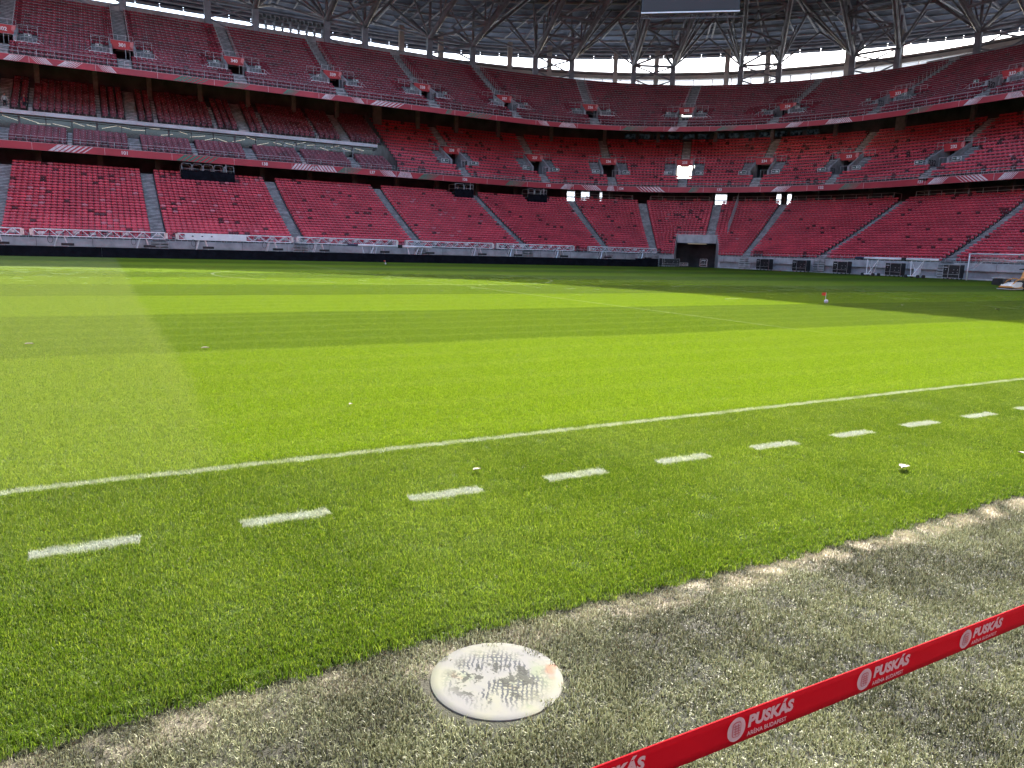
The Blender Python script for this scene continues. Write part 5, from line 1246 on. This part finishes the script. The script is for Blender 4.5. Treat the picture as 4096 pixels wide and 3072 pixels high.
    hr = blob(h + Vector((-.018, 0, .03)), (.102, .085, .115), 14, 10); hr.f = [f for f in hr.f if sum(hr.v[i][2] for i in f) / len(f) > h.z + .02 or sum(hr.v[i][0] for i in f) / len(f) < h.x - .03]; hr.m = [0] * len(hr.f); hr.obj('hair', M['hair'], o, smooth=True)
    o.scale = (s, s, s); return o
person('person in dark jacket over red top among the maroon seats above the white band', (-6.72, 98.75, 15.12), -math.pi / 2, M['cloth_navy'], M['cloth_navy'], 0, [(.10, .30, 1.02), (.10, -.30, 1.02)], M['cloth_red'], 1.65, .05)
person('person in pale top and dark skirt by the stair above the white band', (-8.5, 98.8, 15.12), -math.pi / 2 + .6, M['cloth_grey'], M['cloth_black'], .05, [(.20, .30, .85), (.05, -.26, .80)], None, 1.58, .05)

# ------------------------------------------------------------------ mower and its operator
MX, MY, MR = 50.45, 25.35, math.pi - .15       # local +x is the driving direction
mw = thing('cylinder_mower', 'orange and cream walk-behind cylinder mower with black grass box in the shade', 'mower', (MX, MY, 0), MR)
def loft(mb, secs):      # secs: list of (x, halfwidth, z0, z1)
    vs_ = []; fs = []
    for x, w, z0, z1 in secs: vs_ += [(x, -w, z0), (x, w, z0), (x, w * .86, z1), (x, -w * .86, z1)]
    for i in range(len(secs) - 1):
        a = 4 * i; b_ = a + 4
        for k in range(4): fs.append((a + k, a + (k + 1) % 4, b_ + (k + 1) % 4, b_ + k))
    fs.append((3, 2, 1, 0)); e = 4 * (len(secs) - 1); fs.append((e, e + 1, e + 2, e + 3)); mb.add(vs_, fs)
mb = MB(); loft(mb, [(1.02, .42, .22, .27), (.90, .46, .18, .36), (.55, .46, .16, .48), (.20, .44, .16, .50), (-.05, .40, .18, .42)]); mb.obj('deck_cover', M['mower_white'], mw)
mb = MB(); loft(mb, [(1.08, .45, .16, .24), (.8, .485, .13, .26), (.1, .485, .13, .26), (-.1, .47, .15, .25)]); mb.obj('deck_frame', M['mower'], mw)
mb = MB(); mb.tube((.95, -.46, .09), (.95, .46, .09), .085, 14); mb.tube((.55, -.44, .12), (.55, .44, .12), .10, 10); mb.obj('front_roller', M['rubber'], mw)
mb = MB(); mb.tube((1.14, -.5, .06), (1.14, .5, .06), .022, 6); mb.tube((1.14, .5, .06), (.2, .5, .08), .02, 6); mb.tube((1.14, -.5, .06), (.2, -.5, .08), .02, 6); mb.obj('skid_bar', M['alu'], mw)
mb = MB(); loft(mb, [(.62, .40, .55, .92), (.20, .42, .50, .98), (-.1, .40, .55, .95)]); mb.v = [(x + .30, y - .66, z - .26) for x, y, z in mb.v]; mb.obj('grass_box', M['blackbox'], mw)
mb = MB(); mb.box((.54, -.66, .725), (.80, .82, .035)); mb.obj('box_rim', M['alu'], mw)
mb = MB()
for s in (-1, 1): mb.path([(.92, .30 * s, .30), (.60, .30 * s, .58), (.15, .26 * s, .72), (-.20, .22 * s, .70), (-.45, .2 * s, .45)], .04, 8)
mb.obj('hoop', M['mower'], mw)
mb = MB(); mb.tube((-.10, -.47, .24), (-.10, -.30, .24), .24, 18); mb.tube((-.10, .30, .24), (-.10, .47, .24), .24, 18); mb.tube((-.55, -.40, .20), (-.55, .40, .20), .20, 18); mb.obj('drive_wheels', M['rubber'], mw)
mb = MB(); mb.cbox((-.30, 0, .45), (.65, .55, .32), .05); mb.obj('engine', M['blackbox'], mw)
Mh = Matrix.Rotation(-.42, 3, 'Y'); mb = MB(); mb.cbox((-.52, 0, .92), (.16, .30, .85), .03, Matrix.Rotation(-.42, 3, 'Y')); mb.obj('handle_column', M['mower'], mw)
mb = MB(); mb.path([(-.62, -.38, 1.30), (-.66, -.2, 1.33), (-.68, 0, 1.33), (-.66, .2, 1.33), (-.62, .38, 1.30)], .022, 8); mb.tube((-.55, -.40, 1.28), (-.66, -.38, 1.32), .025, 8); mb.tube((-.55, .40, 1.28), (-.66, .38, 1.32), .025, 8); mb.obj('handlebar', M['rubber'], mw)
mb = MB(); mb.path([(.4, .1, .50), (.1, .18, .62), (-.2, .12, .60), (-.45, .08, .8)], .014, 6); mb.path([(.7, -.2, .42), (.2, -.25, .56), (-.3, -.15, .62)], .014, 6); mb.obj('hoses', M['cable'], mw)
me = text_mesh('INFINICUT', .13, M['black_text'], 0, .003, .003); me.transform(Matrix.Translation((-.50, .156, .92)) @ Matrix.Rotation(math.pi, 4, 'Z') @ Matrix.Rotation(math.pi / 2, 4, 'X') @ Matrix.Rotation(math.pi / 2 + .42, 4, 'Z')); link('lettering', me, mw)
cm, sm_ = math.cos(MR), math.sin(MR)
person('person in black clothes bent over the mower handle at the right edge', (MX - 1.42 * cm, MY - 1.42 * sm_, 0), MR, M['cloth_black'], M['cloth_black'], .32, [(.66, .36, 1.26), (.66, -.36, 1.26)], None, 1.80, .22)

# ------------------------------------------------------------------ foreground: disc, barrier tape, litter
def mk_disc():
    t = NT('scuffed_lid'); tc = t.new('ShaderNodeTexCoord').outputs['Object']; p = tc
    base = t.mix(t.ramp(t.noise(p, 4.0, 4.0, .6), .38, .66), (.140, .140, .132), (.165, .168, .118)); base = t.mix(t.math('MULTIPLY', t.ramp(t.noise(p, 9.0, 3.0), .55, .72), .6), base, (.11, .14, .08))
    base = t.mix(t.math('MULTIPLY', t.ramp(t.noise(p, 6.5, 2.0), .64, .74), .7), base, (.20, .085, .04))
    mp = t.new('ShaderNodeMapping'); t.l.new(p, mp.inputs[0]); mp.inputs['Rotation'].default_value = (0, 0, .55)
    n2 = t.noise(p, 30.0, 2.0); wv = t.new('ShaderNodeTexWave'); wv.wave_type = 'BANDS'; wv.bands_direction = 'X'; t.l.new(mp.outputs[0], wv.inputs[0]); wv.inputs['Scale'].default_value = 17; wv.inputs['Distortion'].default_value = 5.0; wv.inputs['Detail'].default_value = 3; wv.inputs['Detail Scale'].default_value = 2.5
    wv2 = t.new('ShaderNodeTexWave'); wv2.wave_type = 'BANDS'; wv2.bands_direction = 'Y'; t.l.new(mp.outputs[0], wv2.inputs[0]); wv2.inputs['Scale'].default_value = 15; wv2.inputs['Distortion'].default_value = 7.0; wv2.inputs['Detail'].default_value = 3
    hatch = t.math('MAXIMUM', t.ramp(wv.outputs['Fac'], .42, .75), t.math('MULTIPLY', t.ramp(wv2.outputs['Fac'], .55, .85), t.ramp(t.noise(p, 8.0, 2.0), .45, .6)))
    ln = t.new('ShaderNodeVectorMath', operation='LENGTH'); t.l.new(p, ln.inputs[0]); inner = t.math('SUBTRACT', 1.0, t.ramp(ln.outputs['Value'], .13, .235))
    st = t.new('ShaderNodeMapping'); t.l.new(p, st.inputs[0]); st.inputs['Rotation'].default_value = (0, 0, .55); st.inputs['Scale'].default_value = (1.0, .45, 1)
    m1 = t.ramp(t.noise(st.outputs[0], 11.0, 3.0, .6), .43, .52); worn = t.math('MULTIPLY', t.math('MULTIPLY', hatch, m1), inner)
    m2 = t.math('MULTIPLY', t.ramp(t.noise(p, 14.0, 5.0, .7), .53, .58), inner)
    c = t.mix(t.math('MULTIPLY', worn, .9), base, (.022, .026, .034)); c = t.mix(t.math('MULTIPLY', m2, .9), c, (.022, .024, .018))
    t.l.new(c, t.b.inputs['Base Color']); t.b.inputs['Roughness'].default_value = .7; t.b.inputs['Specular IOR Level'].default_value = .2; t.bump(t.math('SUBTRACT', t.noise(p, 14.0, 3.0), worn), .35, .004); return t.mat
mb = MB(); R = .256; prof = [(0, .0)]
mb.lathe([(R * k / 8, .012 - .002 * (k / 8) ** 2) for k in range(9)] + [(R + .002, .008), (R + .002, -.02)], 72, (0, 0, 0))
dsk = mb.obj('round_lid', mk_disc(), None, smooth=True); dsk.location = (1.228, 2.268, -.025); dsk.rotation_euler = (R_(.3), R_(-.2), 0); tag(dsk, 'round white scuffed lid set into the artificial turf', 'lid')

# retractable belt: long red tape with printed lettering
tape = thing('barrier_tape', 'red barrier tape with white lettering stretched across the lower right corner', 'barrier tape', (1.5, 1.05, .5))
TW = .072
def tp(s, h):                                                # s metres along, h across (-.5..5); slight sag and twist
    x = .15 + s; z = .553 + .002 * math.sin(x * 2.3); tw = .02 + .06 * math.sin(x * 1.7); y = 1.06 - .003 * math.sin(x * 1.1) + math.sin(tw) * h * TW; return Vector((x, y, z + math.cos(tw) * h * TW))
mb = MB(); n = 160; Ls = 4.2
vs_ = []; fs = []
for i in range(n + 1):
    s = Ls * i / n
    for h in (-.5, -.25, 0, .25, .5): vs_.append(tp(s, h) + Vector((0, .0012 * math.cos(h * 6), 0)))
    for h in (.5, .25, 0, -.25, -.5): vs_.append(tp(s, h) + Vector((0, .0026, 0)))
for i in range(n):
    for k in range(10): a, b_ = i * 10 + k, i * 10 + (k + 1) % 10; fs.append((a, a + 10, b_ + 10, b_))
mb.add(vs_, fs)
def mk_tape():
    t = NT('tape_red'); p = t.pos(); n_ = t.noise(p, 6.0, 3.0); c = t.mix(n_, (.40, .0015, .010), (.50, .003, .014)); fine = t.new('ShaderNodeTexWave'); fine.inputs['Scale'].default_value = 420; t.l.new(p, fine.inputs[0])
    t.l.new(c, t.b.inputs['Base Color']); t.b.inputs['Roughness'].default_value = .7; t.b.inputs['Specular IOR Level'].default_value = .15; t.bump(fine.outputs['Fac'], .12, .001)
    tl = t.new('ShaderNodeBsdfTranslucent'); t.l.new(c, tl.inputs[0]); mx = t.new('ShaderNodeMixShader'); mx.inputs[0].default_value = .42; t.l.new(t.b.outputs[0], mx.inputs[1]); t.l.new(tl.outputs[0], mx.inputs[2]); t.l.new(mx.outputs[0], t.out.inputs[0]); return t.mat
mb.obj('webbing', mk_tape(), tape, True, smooth=True)
def mk_print(name, c):
    t = NT(name); n_ = t.noise(t.pos(), 300.0, 2.0); t.l.new(t.mix(n_, tuple(x * .85 for x in c), c), t.b.inputs['Base Color']); t.b.inputs['Roughness'].default_value = .6
    tl = t.new('ShaderNodeBsdfTranslucent'); tl.inputs[0].default_value = (.75, .35, .33, 1); mx = t.new('ShaderNodeMixShader'); mx.inputs[0].default_value = .4; t.l.new(t.b.outputs[0], mx.inputs[1]); t.l.new(tl.outputs[0], mx.inputs[2]); t.l.new(mx.outputs[0], t.out.inputs[0]); return t.mat
tape_print = mk_print('tape_print', (.66, .45, .43)); tape_red2 = mk_print('tape_print_red', (.45, .02, .03))
def on_tape(me, s0, lift=.0, G=1.2):                                # bend flat artwork (x along tape, y across) onto the tape
    for v in me.vertices:
        p = tp(s0 + v.co.x * G, v.co.y * G / TW); v.co = p + Vector((0, -.0022 - lift - v.co.z, 0))
    return me
def art_poly(fn_pts, m, name):
    me = bpy.data.meshes.new(name); bm = bmesh.new()
    for ring in fn_pts:
        vsb = [bm.verts.new((x, y, 0)) for x, y in ring]; bm.faces.new(vsb)
    bm.to_mesh(me); bm.free(); me.materials.append(m); return me
def ellipse(cx_, cy_, a, b_, n=36, sh=0.0): return [(cx_ + a * math.cos(2 * math.pi * k / n) + sh * b_ * math.sin(2 * math.pi * k / n), cy_ + b_ * math.sin(2 * math.pi * k / n)) for k in range(n)]
def superel(cx_, cy_, a, b_, e, n=32, sh=0.0):
    o_ = []
    for k in range(n):
        c, s = math.cos(2 * math.pi * k / n), math.sin(2 * math.pi * k / n); o_.append((cx_ + a * abs(c) ** e * (1 if c > 0 else -1) + sh * b_ * abs(s) ** e * (1 if s > 0 else -1), cy_ + b_ * abs(s) ** e * (1 if s > 0 else -1)))
    return o_
LOGOS = [1.05 + k * .4555 for k in range(-2, 7)]
for i, x in enumerate(LOGOS):
    s0 = x
    if not 0 < s0 < 4.0: continue
    link('emblem', on_tape(art_poly([ellipse(0, 0, .0235, .0235, sh=.12)], tape_print, 'emblem'), s0), tape, True)
    link('emblem_ball', on_tape(art_poly([superel(0, 0, .0115, .0150, .5, sh=.12)], tape_red2, 'emblem_ball'), s0, .0006), tape, True)
    rings = [superel(0, 0, .0098, .0133, .5, sh=.12)]; link('emblem_field', on_tape(art_poly(rings, tape_print, 'emblem_field'), s0, .0012), tape, True)
    bars = [[(-.0085, yy - .0009), (.0085, yy - .0009), (.0085, yy + .0009), (-.0085, yy + .0009)] for yy in (-.0075, -.0025, .0025, .0075)] + [[(xx - .0009, -.0115), (xx + .0009, -.0115), (xx + .0009, .0115), (xx - .0009, .0115)] for xx in (-.0035, .0035)]
    link('emblem_lines', on_tape(art_poly(bars, tape_red2, 'emblem_lines'), s0, .0018), tape, True)
    me = text_mesh('PUSKÁS', .0315, tape_print, .18, .0017, 0, 'LEFT', 1.02); [setattr(v, 'co', Vector((v.co.x * 1.13 + .030, v.co.y + .0055, 0))) for v in me.vertices]; link('lettering', on_tape(me, s0), tape, True)
    me = text_mesh('ARÉNA BUDAPEST', .0125, tape_print, 0, .0002, 0, 'LEFT', 1.05); [setattr(v, 'co', Vector((v.co.x * 1.02 + .029, v.co.y - .0185, 0))) for v in me.vertices]; link('lettering', on_tape(me, s0), tape, True)

# litter on the grass
def litter(name, label, loc, rz, L, m, seed):
    g = random.Random(seed); mb = MB(); n = 7; vs_ = []; fs = []
    for i in range(n):
        f_ = i / (n - 1); w = L * .28 * math.sin(math.pi * min(.97, f_ * .9 + .06)) * (1 + .25 * g.uniform(-1, 1)); z = .035 + L * .16 * math.sin(f_ * 3.0 + g.random()) * .5
        for s in (-1, 0, 1): vs_.append((L * (f_ - .5), s * w, z + abs(s) * L * .10)); 
    k = len(vs_); vs_ += [(x, y, z - .0015) for x, y, z in vs_]
    for i in range(n - 1):
        for s in (0, 1): a = 3 * i + s; fs += [(a, a + 1, a + 4, a + 3), (k + a, k + a + 3, k + a + 4, k + a + 1)]
    mb.add(vs_, fs); o = mb.obj(name, m, None, smooth=True); o.location = loc; o.rotation_euler = (0, 0, rz); tag(o, label, 'litter'); return o
litter('feather', 'pale feather lying beyond the dashed line at right', (5.36, 3.31, 0), .3, .13, M['petal'], 1)
litter('feather', 'pale scrap at the right edge of the grass', (6.74, 3.15, 0), 1.2, .09, M['petal'], 2)
litter('dry_leaf', 'dry leaf between the touchline and the third white dash', (2.28, 4.60, .0), .2, .07, M['petal'], 3)
litter('dry_leaf', 'dry leaf on the dark stripe left of centre', (1.23, 11.81, .0), .1, .12, M['petal'], 4)
litter('dry_leaf', 'dry leaf on the dark stripe near the left edge', (-1.09, 12.99, .0), .4, .12, M['petal'], 5)
litter('dry_leaf', 'small pale scrap on the pale stripe inside the touchline', (2.09, 7.13, .0), .8, .07, M['petal'], 6)
litter('feather', 'white scrap beside the red flag on the right', (25.2, 16.4, 0), .5, .22, M['petal'], 7)
litter('feather', 'white scrap in the shade right of the red flag', (27.2, 14.2, 0), .1, .24, M['petal'], 8)
bpy.context.view_layer.update()
